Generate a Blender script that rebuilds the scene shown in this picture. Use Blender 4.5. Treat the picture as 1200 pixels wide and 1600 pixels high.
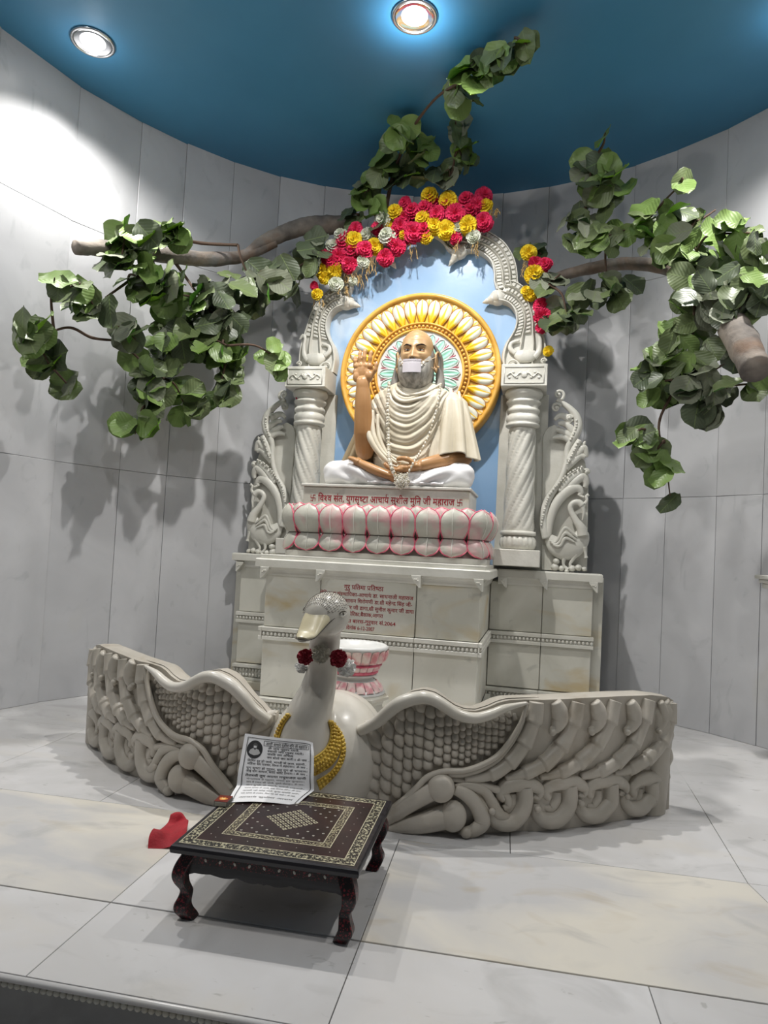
import bpy, bmesh, math, random
import numpy as np
from mathutils import Vector, Matrix, noise
PI = math.pi
sin, cos, rad = math.sin, math.cos, math.radians
SC = bpy.context.scene
COL = SC.collection
for _o in list(bpy.data.objects):
    bpy.data.objects.remove(_o)

# ------------------------------------------------------------------ camera
CYAW, CPIT, CROL = rad(10.2787), rad(2.247), rad(2.9293)
CF, CCY = 1070.4, 820.4                      # focal length and horizon offset in pixels of the 1200 x 1600 frame
CAMP = Vector((0, 0, 1.0))
_fw = Vector((-sin(CYAW)*cos(CPIT), cos(CYAW)*cos(CPIT), sin(CPIT)))
_r0 = Vector((cos(CYAW), sin(CYAW), 0)); _u0 = _r0.cross(_fw)
CR = _r0*cos(CROL) + _u0*sin(CROL); CU = _u0*cos(CROL) - _r0*sin(CROL)
cam = bpy.data.cameras.new('camera'); cam_o = bpy.data.objects.new('camera', cam); COL.objects.link(cam_o)
cam.sensor_fit = 'VERTICAL'; cam.sensor_height = 36.0; cam.lens = CF/1600*36
cam.shift_y = (CCY-800)/1600
cam.clip_start = 0.02; cam.clip_end = 60
_m = Matrix((CR, CU, -_fw)).transposed().to_4x4(); _m.translation = CAMP
cam_o.matrix_world = _m
SC.camera = cam_o

# ------------------------------------------------------------------ view, world, lights
SC.view_settings.view_transform = 'Standard'
SC.view_settings.look = 'None'
SC.view_settings.exposure = 0.0
SC.view_settings.gamma = 1.0
SC.view_settings.use_curve_mapping = False
world = bpy.data.worlds.new('hall_air'); SC.world = world; world.use_nodes = True
world.node_tree.nodes['Background'].inputs[0].default_value = (0.93, 0.96, 1.0, 1)
world.node_tree.nodes['Background'].inputs[1].default_value = WORLD_S = 0.09

CEIL = 3.77
LAMPS = [(-2.405, 3.357), (-0.589, 3.381), (1.30, 3.56)]       # the three recessed downlights over the niche
FRONT = [(-2.1, 1.3), (-0.35, 0.9), (1.3, 1.2)]                    # the next row, over the viewer
def spot(name, loc, target, power, size, blend, radius, colr=(1, 0.97, 0.93)):
    L = bpy.data.lights.new(name, 'SPOT'); o = bpy.data.objects.new(name, L); COL.objects.link(o)
    L.energy = power; L.spot_size = rad(size); L.spot_blend = blend; L.shadow_soft_size = radius; L.color = colr
    o.location = loc
    o.rotation_euler = (Vector(target)-Vector(loc)).to_track_quat('-Z', 'Y').to_euler()
    return o
for i, (lx, ly) in enumerate(LAMPS):
    spot('downlight_beam', (lx, ly, CEIL-0.03), (lx+(0.15, -0.1, -0.1)[i], ly+(0.35, 0.75, 0.35)[i], 0.8), (200, 255, 175)[i], (124, 124, 124)[i], 1.0, 0.035)
    spot('added_ceiling_glow', (lx, ly, CEIL-0.20), (lx, ly, CEIL), (1.4, 9, 1.8)[i], 150, 1.0, 0.05, (0.85, 0.93, 1))  # added upward light that brightens the ceiling around each downlight
for i, (lx, ly) in enumerate(FRONT):
    spot('hall_light', (lx, ly, CEIL-0.02), (lx*0.6, ly+2.6, 1.0), (100, 80, 65)[i], 158, 0.8, 0.06)

# ------------------------------------------------------------------ frames
A0 = rad(-2.5538)                            # the shrine stands turned 2.5 degrees against the floor joints
EX = Vector((cos(A0), sin(A0), 0)); EY = Vector((-sin(A0), cos(A0), 0))
def W(p):                                    # shrine coordinates -> world
    return EX*p[0] + EY*p[1] + Vector((0, 0, p[2]))
def ray(px, py):
    return _fw + CR*((px-600)/CF) - CU*((py-CCY)/CF)
def XZ(px, py, Y):                           # where a photo point meets the shrine plane y = Y: (x, z)
    d = ray(px, py); P = d*(Y/d.dot(EY)); return (P.dot(EX), P.z+1.0)
def X3(px, py, Y):
    x, z = XZ(px, py, Y); return (x, Y, z)

# ------------------------------------------------------------------ object helpers
ORG = {}
def _link(o, parent):
    COL.objects.link(o)
    if parent is not None: o.parent = parent
def tag(o, label=None, cat=None, group=None, kind=None):
    if label: o['label'] = label
    if cat: o['category'] = cat
    if group: o['group'] = group
    if kind: o['kind'] = kind
    return o
def thing(name, label, cat, loc=(0, 0, 0), group=None):
    "Empty at the thing's base, in the shrine's frame"
    o = bpy.data.objects.new(name, None); COL.objects.link(o)
    o.empty_display_size = 0.05
    o.location = W(loc); o.rotation_euler = (0, 0, A0)
    ORG[o.name] = Vector(loc)
    return tag(o, label, cat, group)
class MB:
    def __init__(s): s.v = []; s.f = []; s.m = []; s.cur = 0
    def add(s, vs, fs):
        n = len(s.v); s.v.extend([tuple(p) for p in vs])
        for f in fs: s.f.append(tuple(i+n for i in f)); s.m.append(s.cur)
        return s
    def box(s, x0, x1, y0, y1, z0, z1, c=0.0):
        "box with edges chamfered by c"
        if c <= 0:
            vs = [(x, y, z) for z in (z0, z1) for y in (y0, y1) for x in (x0, x1)]
            return s.add(vs, [(0, 2, 3, 1), (4, 5, 7, 6), (0, 1, 5, 4), (2, 6, 7, 3), (0, 4, 6, 2), (1, 3, 7, 5)])
        c = min(c, (x1-x0)*.45, (y1-y0)*.45, (z1-z0)*.45)
        bm = bmesh.new(); bmesh.ops.create_cube(bm, size=1)
        for v in bm.verts:
            v.co = ((x0+x1)/2+v.co.x*(x1-x0), (y0+y1)/2+v.co.y*(y1-y0), (z0+z1)/2+v.co.z*(z1-z0))
        bmesh.ops.bevel(bm, geom=bm.edges[:], offset=c, segments=1, affect='EDGES')
        return s.bm(bm)
    def bm(s, bm):
        bm.verts.index_update()
        s.add([v.co[:] for v in bm.verts], [[v.index for v in f.verts] for f in bm.faces]); bm.free(); return s
    def prism(s, poly, y0, y1, c=0.0):
        "polygon [(x, z)...] extruded from y0 (front) to y1; c rounds the front edge"
        n = len(poly)
        if c > 0:
            cx = sum(p[0] for p in poly)/n; inn = inset(poly, c)
            vs = [(p[0], y0, p[1]) for p in inn]+[(p[0], y0+c, p[1]) for p in poly]+[(p[0], y1, p[1]) for p in poly]
            rings = 3
        else:
            vs = [(p[0], y0, p[1]) for p in poly]+[(p[0], y1, p[1]) for p in poly]; rings = 2
        fs = [tuple(range(n-1, -1, -1)), tuple(range((rings-1)*n, rings*n))]
        for k in range(rings-1):
            for i in range(n):
                j = (i+1) % n; fs.append((k*n+i, k*n+j, (k+1)*n+j, (k+1)*n+i))
        return s.add(vs, fs)
    def grid(s, P, cu=False, cv=False):
        "P: array [nu][nv] of points"
        nu, nv = len(P), len(P[0]); vs = [p for r in P for p in r]; fs = []
        for i in range(nu if cu else nu-1):
            for j in range(nv if cv else nv-1):
                i2, j2 = (i+1) % nu, (j+1) % nv
                fs.append((i*nv+j, i2*nv+j, i2*nv+j2, i*nv+j2))
        return s.add(vs, fs)
    def tube(s, pts, rr, n=10, cap=True, flat=1.0, up=None):
        "tube along pts, radius rr (number or list); flat squeezes it along the second axis"
        pts = [Vector(p) for p in pts]; m = len(pts)
        if not hasattr(rr, '__len__'): rr = [rr]*m
        rings = []; pn = Vector(up) if up else None
        for i in range(m):
            t = (pts[min(i+1, m-1)]-pts[max(i-1, 0)]).normalized()
            if pn is None: pn = Vector((0, 0, 1)) if abs(t.z) < .9 else Vector((1, 0, 0))
            nrm = (pn - t*pn.dot(t))
            if nrm.length < 1e-5: nrm = t.orthogonal()
            nrm.normalize(); b = t.cross(nrm)
            if not up: pn = nrm
            rings.append([pts[i]+nrm*(cos(2*PI*k/n)*rr[i]*flat)+b*(sin(2*PI*k/n)*rr[i]) for k in range(n)])
        s.grid(rings, cv=True)
        if cap:
            N = len(s.v); a = N-m*n
            s.f.append(tuple(range(a+n-1, a-1, -1))); s.f.append(tuple(range(N-n, N))); s.m += [s.cur]*2
        return s
    def lathe(s, prof, c=(0, 0), n=32, mod=None):
        "prof [(r, z)...] turned about the vertical through c; mod(angle, r, z) -> r"
        P = []
        for r, z in prof:
            P.append([(c[0]+(mod(2*PI*k/n, r, z) if mod else r)*cos(2*PI*k/n), c[1]+(mod(2*PI*k/n, r, z) if mod else r)*sin(2*PI*k/n), z) for k in range(n)])
        s.grid(P, cv=True)
        N = len(s.v); a = N-len(prof)*n
        s.f.append(tuple(range(a+n-1, a-1, -1))); s.f.append(tuple(range(N-n, N))); s.m += [s.cur]*2
        return s
    def ball(s, c, r, n=8, m=6, M=None):
        r = r if hasattr(r, '__len__') else (r, r, r)
        vs = []; c = Vector(c)
        def tr(v):
            v = Vector(v); v = M @ v if M is not None else v
            return c+v
        vs.append(tr((0, 0, -r[2])))
        for i in range(1, m):
            ph = -PI/2+PI*i/m
            for k in range(n):
                th = 2*PI*k/n; vs.append(tr((r[0]*cos(ph)*cos(th), r[1]*cos(ph)*sin(th), r[2]*sin(ph))))
        vs.append(tr((0, 0, r[2]))); L = len(vs)-1; fs = []
        for k in range(n):
            k2 = (k+1) % n; fs.append((0, 1+k2, 1+k)); fs.append((L, L-n+k, L-n+k2))
            for i in range(m-2): fs.append((1+i*n+k, 1+i*n+k2, 1+(i+1)*n+k2, 1+(i+1)*n+k))
        return s.add(vs, fs)
    def build(s, name, mat, parent=None, smooth=False, sharp=None, raw=False, attr=None):
        me = bpy.data.meshes.new(name)
        org = ORG.get(parent.name, Vector((0, 0, 0))) if parent is not None else Vector((0, 0, 0))
        if raw: org = Vector((0, 0, 0))
        me.from_pydata([(p[0]-org[0], p[1]-org[1], p[2]-org[2]) for p in s.v], [], s.f)
        for m in (mat if isinstance(mat, (list, tuple)) else [mat]): me.materials.append(m)
        if isinstance(mat, (list, tuple)): me.polygons.foreach_set('material_index', s.m)
        bm = bmesh.new(); bm.from_mesh(me); bmesh.ops.recalc_face_normals(bm, faces=bm.faces[:]); bm.to_mesh(me); bm.free()
        if smooth:
            me.polygons.foreach_set('use_smooth', [True]*len(me.polygons))
            if sharp: me.set_sharp_from_angle(angle=rad(sharp))
        me.update()
        o = bpy.data.objects.new(name, me); _link(o, parent)
        if parent is not None: ORG[o.name] = org
        elif not raw: o.rotation_euler = (0, 0, A0)
        return o
def inset(poly, c):
    n = len(poly); out = []
    area = sum(poly[i][0]*poly[(i+1) % n][1]-poly[(i+1) % n][0]*poly[i][1] for i in range(n))
    sg = 1 if area > 0 else -1
    for i in range(n):
        a, b, d = Vector(poly[i-1]), Vector(poly[i]), Vector(poly[(i+1) % n])
        e1 = (b-a); e2 = (d-b)
        if e1.length < 1e-9 or e2.length < 1e-9: out.append(tuple(b)); continue
        n1 = Vector((-e1.y, e1.x)).normalized(); n2 = Vector((-e2.y, e2.x)).normalized()
        nn = n1+n2
        nn = nn.normalized() if nn.length > .3 else n1
        out.append(tuple(b+nn*sg*c))
    return out
def crv(pts, n=8, closed=False):
    "Catmull-Rom through pts, n steps a span"
    P = [Vector(p) for p in pts]; m = len(P); out = []
    for i in range(m if closed else m-1):
        if closed: a, b, c, d = P[i-1], P[i], P[(i+1) % m], P[(i+2) % m]
        else: a, b, c, d = P[max(i-1, 0)], P[i], P[i+1], P[min(i+2, m-1)]
        for k in range(n):
            t = k/n; out.append(.5*((2*b)+(c-a)*t+(2*a-5*b+4*c-d)*t*t+(3*b-a-3*c+d)*t**3))
    if not closed: out.append(P[-1])
    return out
def lerp(a, b, t): return a+(b-a)*t
def interp(x, xs, ys): return float(np.interp(x, xs, ys))
def sm(a, b, x):
    t = min(1, max(0, (x-a)/(b-a))); return t*t*(3-2*t)
def dup(o, parent=None, **kw):
    c = o.copy(); COL.objects.link(c)
    if parent is not None: c.parent = parent
    if o.name in ORG: ORG[c.name] = ORG[o.name]
    return c
def remesh(mb, vox, smooth=3, strip=None):
    "one continuous skin around overlapping closed shapes"
    me = bpy.data.meshes.new('tmp'); me.from_pydata(mb.v, [], mb.f)
    bm = bmesh.new(); bm.from_mesh(me); bmesh.ops.recalc_face_normals(bm, faces=bm.faces[:]); bm.to_mesh(me); bm.free()
    o = bpy.data.objects.new('tmp', me); COL.objects.link(o)
    r = o.modifiers.new('r', 'REMESH'); r.mode = 'VOXEL'; r.voxel_size = vox
    if smooth:
        k = o.modifiers.new('s', 'SMOOTH'); k.iterations = smooth; k.factor = .5
    dg = bpy.context.evaluated_depsgraph_get(); dg.update()
    e = o.evaluated_get(dg).to_mesh()
    out = MB(); out.v = [tuple(v.co) for v in e.vertices]; out.f = [tuple(p.vertices) for p in e.polygons]; out.m = [0]*len(out.f)
    o.evaluated_get(dg).to_mesh_clear(); bpy.data.objects.remove(o); bpy.data.meshes.remove(me)
    return out

# ------------------------------------------------------------------ materials
def mat(name, col, rough=.5, metal=0, **kw):
    m = bpy.data.materials.new(name); m.use_nodes = True
    b = m.node_tree.nodes['Principled BSDF']
    b.inputs['Base Color'].default_value = (*col, 1); b.inputs['Roughness'].default_value = rough; b.inputs['Metallic'].default_value = metal
    for k, v in kw.items(): b.inputs[k].default_value = v
    return m
def noisy(m, c1, c2, scale=4, detail=5, lo=.35, hi=.65, stretch=(1, 1, 1), bump=0, bscale=40, rough=None, space='Object', dist=0, extra=None):
    "base colour runs from c1 to c2 by noise; extra: list of (colour, scale, lo, hi, stretch, distortion, strength) veils over it"
    nt = m.node_tree; N = nt.nodes; L = nt.links; b = N['Principled BSDF']
    tc = N.new('ShaderNodeTexCoord')
    def nz(sc, st, ds, det=detail):
        mp = N.new('ShaderNodeMapping'); mp.inputs['Scale'].default_value = st
        L.new(tc.outputs[space], mp.inputs[0])
        n = N.new('ShaderNodeTexNoise'); n.inputs['Scale'].default_value = sc; n.inputs['Detail'].default_value = det; n.inputs['Distortion'].default_value = ds
        L.new(mp.outputs[0], n.inputs[0]); return n
    n = nz(scale, stretch, dist); r = N.new('ShaderNodeValToRGB')
    r.color_ramp.elements[0].position = lo; r.color_ramp.elements[1].position = hi
    r.color_ramp.elements[0].color = (*c1, 1); r.color_ramp.elements[1].color = (*c2, 1)
    L.new(n.outputs[0], r.inputs[0]); out = r.outputs[0]
    for e in (extra or []):
        n2 = nz(e[1], e[4], e[5]); r2 = N.new('ShaderNodeMapRange')
        r2.inputs['From Min'].default_value = e[2]; r2.inputs['From Max'].default_value = e[3]; r2.inputs['To Max'].default_value = e[6]
        L.new(n2.outputs[0], r2.inputs[0])
        mx = N.new('ShaderNodeMix'); mx.data_type = 'RGBA'
        L.new(r2.outputs[0], mx.inputs[0]); L.new(out, mx.inputs[6]); mx.inputs[7].default_value = (*e[0], 1); out = mx.outputs[2]
    L.new(out, b.inputs['Base Color'])
    if bump:
        n3 = nz(bscale, (1, 1, 1), 0, 3); bp = N.new('ShaderNodeBump'); bp.inputs['Strength'].default_value = bump; bp.inputs['Distance'].default_value = .01
        L.new(n3.outputs[0], bp.inputs['Height']); L.new(bp.outputs[0], b.inputs['Normal'])
    return m
V1 = (1, 1, 1)
M_WALL = [noisy(mat('wall_marble', (.6, .6, .6), .32), (.43*k, .435*k, .45*k), (.52*k, .525*k, .54*k), 2.2, lo=.3, hi=.7, dist=.8,
          extra=[((.25, .27, .28), 5, .60, .72, (1.6, 1.6, .9), 1.5, .25), ((.42, .40, .30), 1.3, .62, .75, (1, 1, .6), .5, .35)]) for k in (1.0, .95, 1.05)]
M_PED = noisy(mat('cream_marble', (.6, .6, .5), .35), (.52, .51, .44), (.66, .65, .58), 2.6, dist=.6,
          extra=[((.50, .38, .18), 1.7, .54, .70, (1, 1, 2.4), .8, .75), ((.30, .30, .27), 7, .63, .75, (1, 1, 1), 1.5, .4)])
M_CARVE = noisy(mat('carved_marble', (.6, .6, .55), .38), (.56, .55, .49), (.68, .67, .61), 5, bump=.12, bscale=60)
M_SWAN = noisy(mat('swan_marble', (.5, .49, .45), .42), (.40, .37, .315), (.53, .49, .425), 3.5, dist=.4, bump=.06, bscale=70,
          extra=[((.30, .24, .16), 5, .60, .74, (1, 1, 1), .8, .45)])
M_SWANW = noisy(mat('swan_white_marble', (.6, .6, .55), .26), (.54, .51, .44), (.68, .65, .59), 3, dist=.5)
M_FLOOR = [noisy(mat('floor_marble', (.6, .6, .6), .22), (.53*k, .52*k, .51*k), (.66*k, .655*k, .66*k), 1.6, lo=.3, hi=.7, dist=.6, space='Generated' if 0 else 'Object',
          extra=[((.36, .355, .345), 3.0, .54, .74, (1, 1.6, 1), 1.2, .55), ((.60, .54, .42), 1.2, .56, .72, (1, 1.8, 1), .6, .35), ((.30, .29, .27), 14, .66, .74, (1, 2, 1), 1, .5)]) for k in (1.0, .96, 1.04)]
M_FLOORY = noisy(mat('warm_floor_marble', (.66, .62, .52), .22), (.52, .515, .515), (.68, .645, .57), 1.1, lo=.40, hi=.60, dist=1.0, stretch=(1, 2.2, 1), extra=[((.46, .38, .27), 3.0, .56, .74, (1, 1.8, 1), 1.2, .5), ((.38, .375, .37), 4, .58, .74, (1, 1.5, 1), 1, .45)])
M_RED = mat('red_paint', (.30, .008, .018), .5)
M_PINK = mat('pink_paint', (.80, .05, .13), .45)
M_GROUT = mat('joint_cement', (.22, .21, .19), .8)
# ------------------------------------------------------------------ floor: raised platform of marble slabs
XC, YC, RW = -.446, 2.7178, 2.4675           # niche: centre and radius of the curved wall
R_ = random.Random(3)
def slab(poly, z0, z1, mats, parent, name='marble_slab', j=.0016, bev=.0012):
    "stone slab from plan polygon [(x, y)], joints cut j back on each side"
    p = inset(poly, j)
    mb = MB(); n = len(p); q = inset(p, bev)
    vs = [(x, y, z1) for x, y in q]+[(x, y, z1-bev) for x, y in p]+[(x, y, z0) for x, y in p]
    fs = [tuple(range(n)), tuple(range(3*n-1, 2*n-1, -1))]
    for k in range(2):
        for i in range(n): fs.append((k*n+i, (k+1)*n+i, (k+1)*n+(i+1) % n, k*n+(i+1) % n))
    mb.add(vs, fs); return mb.build(name, R_.choice(mats), parent, raw=True)
fl = MB(); fl.box(-4.2, 3.2, 1.47, 5.5, -.30, -.022)
floor = fl.build('floor', M_GROUT, None, raw=True); tag(floor, 'pale grey marble platform floor of large slabs with dark joints', kind='structure')
XJ = [-4.2, -3.06, -2.387, -1.708, -1.03, -.327, .376, 1.08, 1.78, 3.2]
for a, b in zip(XJ, XJ[1:]):
    slab([(a, 1.43), (b, 1.43), (b, 1.768), (a, 1.768)], -.02, 0, M_FLOOR, floor)
YA = 2.4175
XM = [-4.2, -2.75, -1.75, -1.03, -.32, .62, 1.5, 3.2]
for a, b in zip(XJ, XJ[1:]):
    if a in (-1.03, ): 
        slab([(a, 1.772), (b, 1.772), (b, YA), (a, YA)], -.02, 0, M_FLOOR, floor)
# wide slabs of the middle row, then the row under the swan with a skewed joint at the right
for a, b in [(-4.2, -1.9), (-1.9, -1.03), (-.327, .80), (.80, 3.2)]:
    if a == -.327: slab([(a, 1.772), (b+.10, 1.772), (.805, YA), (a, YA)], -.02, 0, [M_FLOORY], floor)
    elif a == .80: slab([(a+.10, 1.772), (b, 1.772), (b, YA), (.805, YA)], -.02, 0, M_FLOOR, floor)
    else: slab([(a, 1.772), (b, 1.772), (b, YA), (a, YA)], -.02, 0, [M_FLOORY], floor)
for a, b in [(-4.2, -2.12), (-2.12, -1.479), (-1.479, -.78), (-.78, .055)]:
    slab([(a, YA), (b, YA), (b, 3.30), (a, 3.30)], -.02, 0, M_FLOOR, floor)
slab([(.055, YA), (.805, YA), (.86, 3.30), (.055, 3.30)], -.02, 0, M_FLOOR, floor)
slab([(.805, YA), (3.2, YA), (3.2, 3.62), (.875, 3.62), (.86, 3.30)], -.02, 0, M_FLOOR, floor)
for a, b in [(-4.2, -2.65), (-2.65, -1.8), (-1.8, -.9), (-.9, 0)]:
    slab([(a, 3.30), (b, 3.30), (b, 4.3), (a, 4.3)], -.02, 0, M_FLOOR, floor)
slab([(0, 3.30), (.86, 3.30), (.92, 4.3), (0, 4.3)], -.02, 0, M_FLOOR, floor)
slab([(.875, 3.62), (3.2, 3.62), (3.2, 4.3), (.92, 4.3)], -.02, 0, M_FLOOR, floor)
for a, b in [(-3.2, -1.9), (-1.9, -.6), (-.6, .7), (.7, 2.2)]:
    slab([(a, 4.3), (b, 4.3), (b, 5.3), (a, 5.3)], -.02, 0, M_FLOOR, floor)
# platform front: nosing with a small scalloped moulding, dark riser below, hall floor
nb = MB()
prof = [(1.43, -.0015), (1.423, -.004), (1.420, -.009), (1.422, -.015), (1.430, -.018), (1.45, -.018), (1.45, -.002)]
nb.grid([[(x, y, z) for y, z in prof] for x in (-4.2, 3.2)]); 
nose = nb.build('platform_nosing', M_FLOOR[0], floor, smooth=True, raw=True)
sc_ = MB()
for i in range(210):
    x = -2.6+i*.0165
    sc_.ball((x, 1.432, -.025), (.0082, .008, .008), 8, 5)
tag(sc_.build('scallop_moulding', M_PED, floor, smooth=True, raw=True), kind='stuff')
ri = MB(); ri.box(-4.2, 3.2, 1.438, 1.52, -.6, -.021)
riser = ri.build('platform_riser', noisy(mat('riser_marble', (.3, .3, .3), .4), (.20, .20, .20), (.34, .34, .33), 3, dist=1), floor, raw=True)
lf = MB(); lf.box(-4.5, 3.5, -3.0, 1.46, -.62, -.6)
lo = lf.build('floor_hall', M_FLOOR[1], None, raw=True); tag(lo, 'lower hall floor in front of the raised platform', kind='structure')

# ------------------------------------------------------------------ curved wall of flat marble panels
wb = MB(); n = 48; ring = []
for i in range(n+1):
    a = rad(-122+244*i/n); ring.append((a,))
def cyl(a, r, z): a = rad(a); return (XC+r*sin(a), YC+r*cos(a), z)
P = [[cyl(-128+256*i/n, r, z) for (r, z) in ((RW+.035, -.3), (RW+.035, CEIL+.1), (RW+.15, CEIL+.1), (RW+.15, -.3))] for i in range(n+1)]
wb.grid(P, cv=True)
wall = wb.build('wall_back', M_GROUT, None, raw=True); tag(wall, 'curved wall of tall pale grey marble panels around the shrine', kind='structure')
ANG = [-124, -113, -102, -90.5, -78.6, -66.6, -56.7, -49.2, -41.1, -33, -25, -17, -9, -1, 7, 15, 22.5, 29.3, 36.0, 43.6, 50.2, 57.5, 66, 76, 87, 98, 110, 124]
ROWS = [(0, 1.447), (1.447, 2.93), (2.93, CEIL+.02)]
for i, (a, b) in enumerate(zip(ANG, ANG[1:])):
    off = R_.uniform(-.004, .004)
    for k, (z0, z1) in enumerate(ROWS):
        tw = R_.uniform(-.005, .005)           # panels stand a hair proud of each other
        g = .0011; da = math.degrees(g/RW)
        m = MB(); ro = RW+.03; r1, r2 = RW+off+tw, RW+off-tw
        c = .0015
        A, B = cyl(a+da, r1, 0), cyl(b-da, r2, 0); Ab, Bb = cyl(a+da, ro+.01, 0), cyl(b-da, ro+.01, 0)
        zb, zt = z0+g, z1-g
        dc = math.degrees(c/RW); Ai, Bi = cyl(a+da+dc, r1-c*.8, 0), cyl(b-da-dc, r2-c*.8, 0)
        vs = [(Ai[0], Ai[1], zb+c), (Bi[0], Bi[1], zb+c), (Bi[0], Bi[1], zt-c), (Ai[0], Ai[1], zt-c),
              (A[0], A[1], zb), (B[0], B[1], zb), (B[0], B[1], zt), (A[0], A[1], zt),
              (Ab[0], Ab[1], zb), (Bb[0], Bb[1], zb), (Bb[0], Bb[1], zt), (Ab[0], Ab[1], zt)]
        m.add(vs, [(0, 1, 2, 3)]+[(j, (j+1) % 4, (j+1) % 4+4, j+4) for j in range(4)]+[(j+4, (j+1) % 4+4, (j+1) % 4+8, j+8) for j in range(4)]+[(11, 10, 9, 8)])
        m.build('marble_panel', R_.choice(M_WALL), wall, raw=True)
# short marble shelf that juts in from the wall at the right edge of the view
lx = [W(X3(1191, 905, 4.05))]
sh = MB(); p0 = lx[0]
sh.box(p0.x-.0, p0.x+.5, p0.y-.10, p0.y+.12, p0.z-.0, p0.z+.022, .004)
sh.box(p0.x+.015, p0.x+.5, p0.y-.08, p0.y+.10, p0.z-.022, p0.z, .004)
sh.box(p0.x+.03, p0.x+.5, p0.y-.06, p0.y+.09, p0.z-.05, p0.z-.022, .004)
tag(sh.build('wall_shelf', M_CARVE, None, raw=True), 'end of a white marble wall shelf at the right edge', 'shelf')

# ------------------------------------------------------------------ blue ceiling and its lamps
M_BLUE = noisy(mat('blue_ceiling_paint', (.03, .2, .4), .45), (.048, .215, .385), (.058, .245, .43), 1.5, bump=.02, bscale=8)
cb = MB()
n = 64
pts = [(XC+(RW+.06)*sin(rad(-118+236*i/n)), YC+(RW+.06)*cos(rad(-118+236*i/n))) for i in range(n+1)]
pts = [(-3.4, -1.2)]+pts+[(2.6, -1.2)]
cb.add([(x, y, CEIL) for x, y in pts]+[(x, y, CEIL+.1) for x, y in pts], [tuple(range(len(pts))), tuple(range(2*len(pts)-1, len(pts)-1, -1))]+[(i, (i+1) % len(pts), (i+1) % len(pts)+len(pts), i+len(pts)) for i in range(len(pts))])
ceil = cb.build('ceiling', M_BLUE, None, raw=True); tag(ceil, 'blue painted ceiling over the niche', kind='structure')
M_CHROME = mat('lamp_chrome', (.55, .55, .56), .2, 1)
M_GLOW = mat('lamp_bulb_glow', (1, 1, 1), .4); _b = M_GLOW.node_tree.nodes['Principled BSDF']
_b.inputs['Emission Color'].default_value = (1, .98, .94, 1); _b.inputs['Emission Strength'].default_value = 9
M_LGLASS = mat('lamp_reflector', (.75, .75, .78), .12, 1)
for i, (x, y) in enumerate(LAMPS+FRONT):
    t = bpy.data.objects.new('ceiling_downlight', None); COL.objects.link(t); t.location = (x, y, CEIL)
    tag(t, ['round chrome recessed downlight glowing at the left of the blue ceiling', 'round chrome recessed downlight above the shrine with a visible bulb and glow',
            'round recessed downlight just beyond the top right corner of the view', 'recessed downlight in the front row, left, behind the viewer',
            'recessed downlight in the front row, middle, behind the viewer', 'recessed downlight in the front row, right, behind the viewer'][i], 'lamp', 'recessed ceiling downlights')
    b = MB(); b.lathe([(.118, .0), (.120, -.008), (.112, -.014), (.100, -.012), (.096, .0), (.118, 0)], n=40); b.build('rim', M_CHROME, t, smooth=True, raw=True)
    b = MB(); b.grid([[(r*cos(2*PI*k/40), r*sin(2*PI*k/40), z) for k in range(40)] for r, z in ((.098, -.006), (.085, -.002), (.065, -.001))], cv=True)
    b.build('reflector', M_LGLASS, t, smooth=True, raw=True)
    b = MB(); b.grid([[(r*cos(2*PI*k/32), r*sin(2*PI*k/32), z) for k in range(32)] for r, z in ((.068, -.002), (.05, -.006), (.02, -.008), (.001, -.0085))], cv=True)
    b.build('bulb', M_GLOW, t, smooth=True, raw=True)
# ------------------------------------------------------------------ stepped marble pedestal (shrine frame: x right, y away, z up)
PX0, PX1, PY, CY0 = -2.05, .345, 4.517, 3.782      # wings: ends and face; face of the middle bay
CX0, CX1 = -1.556, -.300
ped = thing('shrine_pedestal', 'stepped cream marble pedestal with beaded bands and red inscription, carrying the seated statue', 'pedestal', (-.86, 4.2, 0))
c = MB(); c.box(CX0+.02, CX1-.02, CY0+.03, 4.7, 0, .86); c.box(PX0+.02, PX1-.02, PY+.03, 4.75, 0, .86); c.build('core', M_PED, ped)
def bay(x0, x1, yf, z0, z1, name='panel'):
    m = MB(); m.box(x0+.002, x1-.002, yf, yf+.035, z0+.001, z1-.001, .003); return m.build(name, M_PED, ped)
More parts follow.
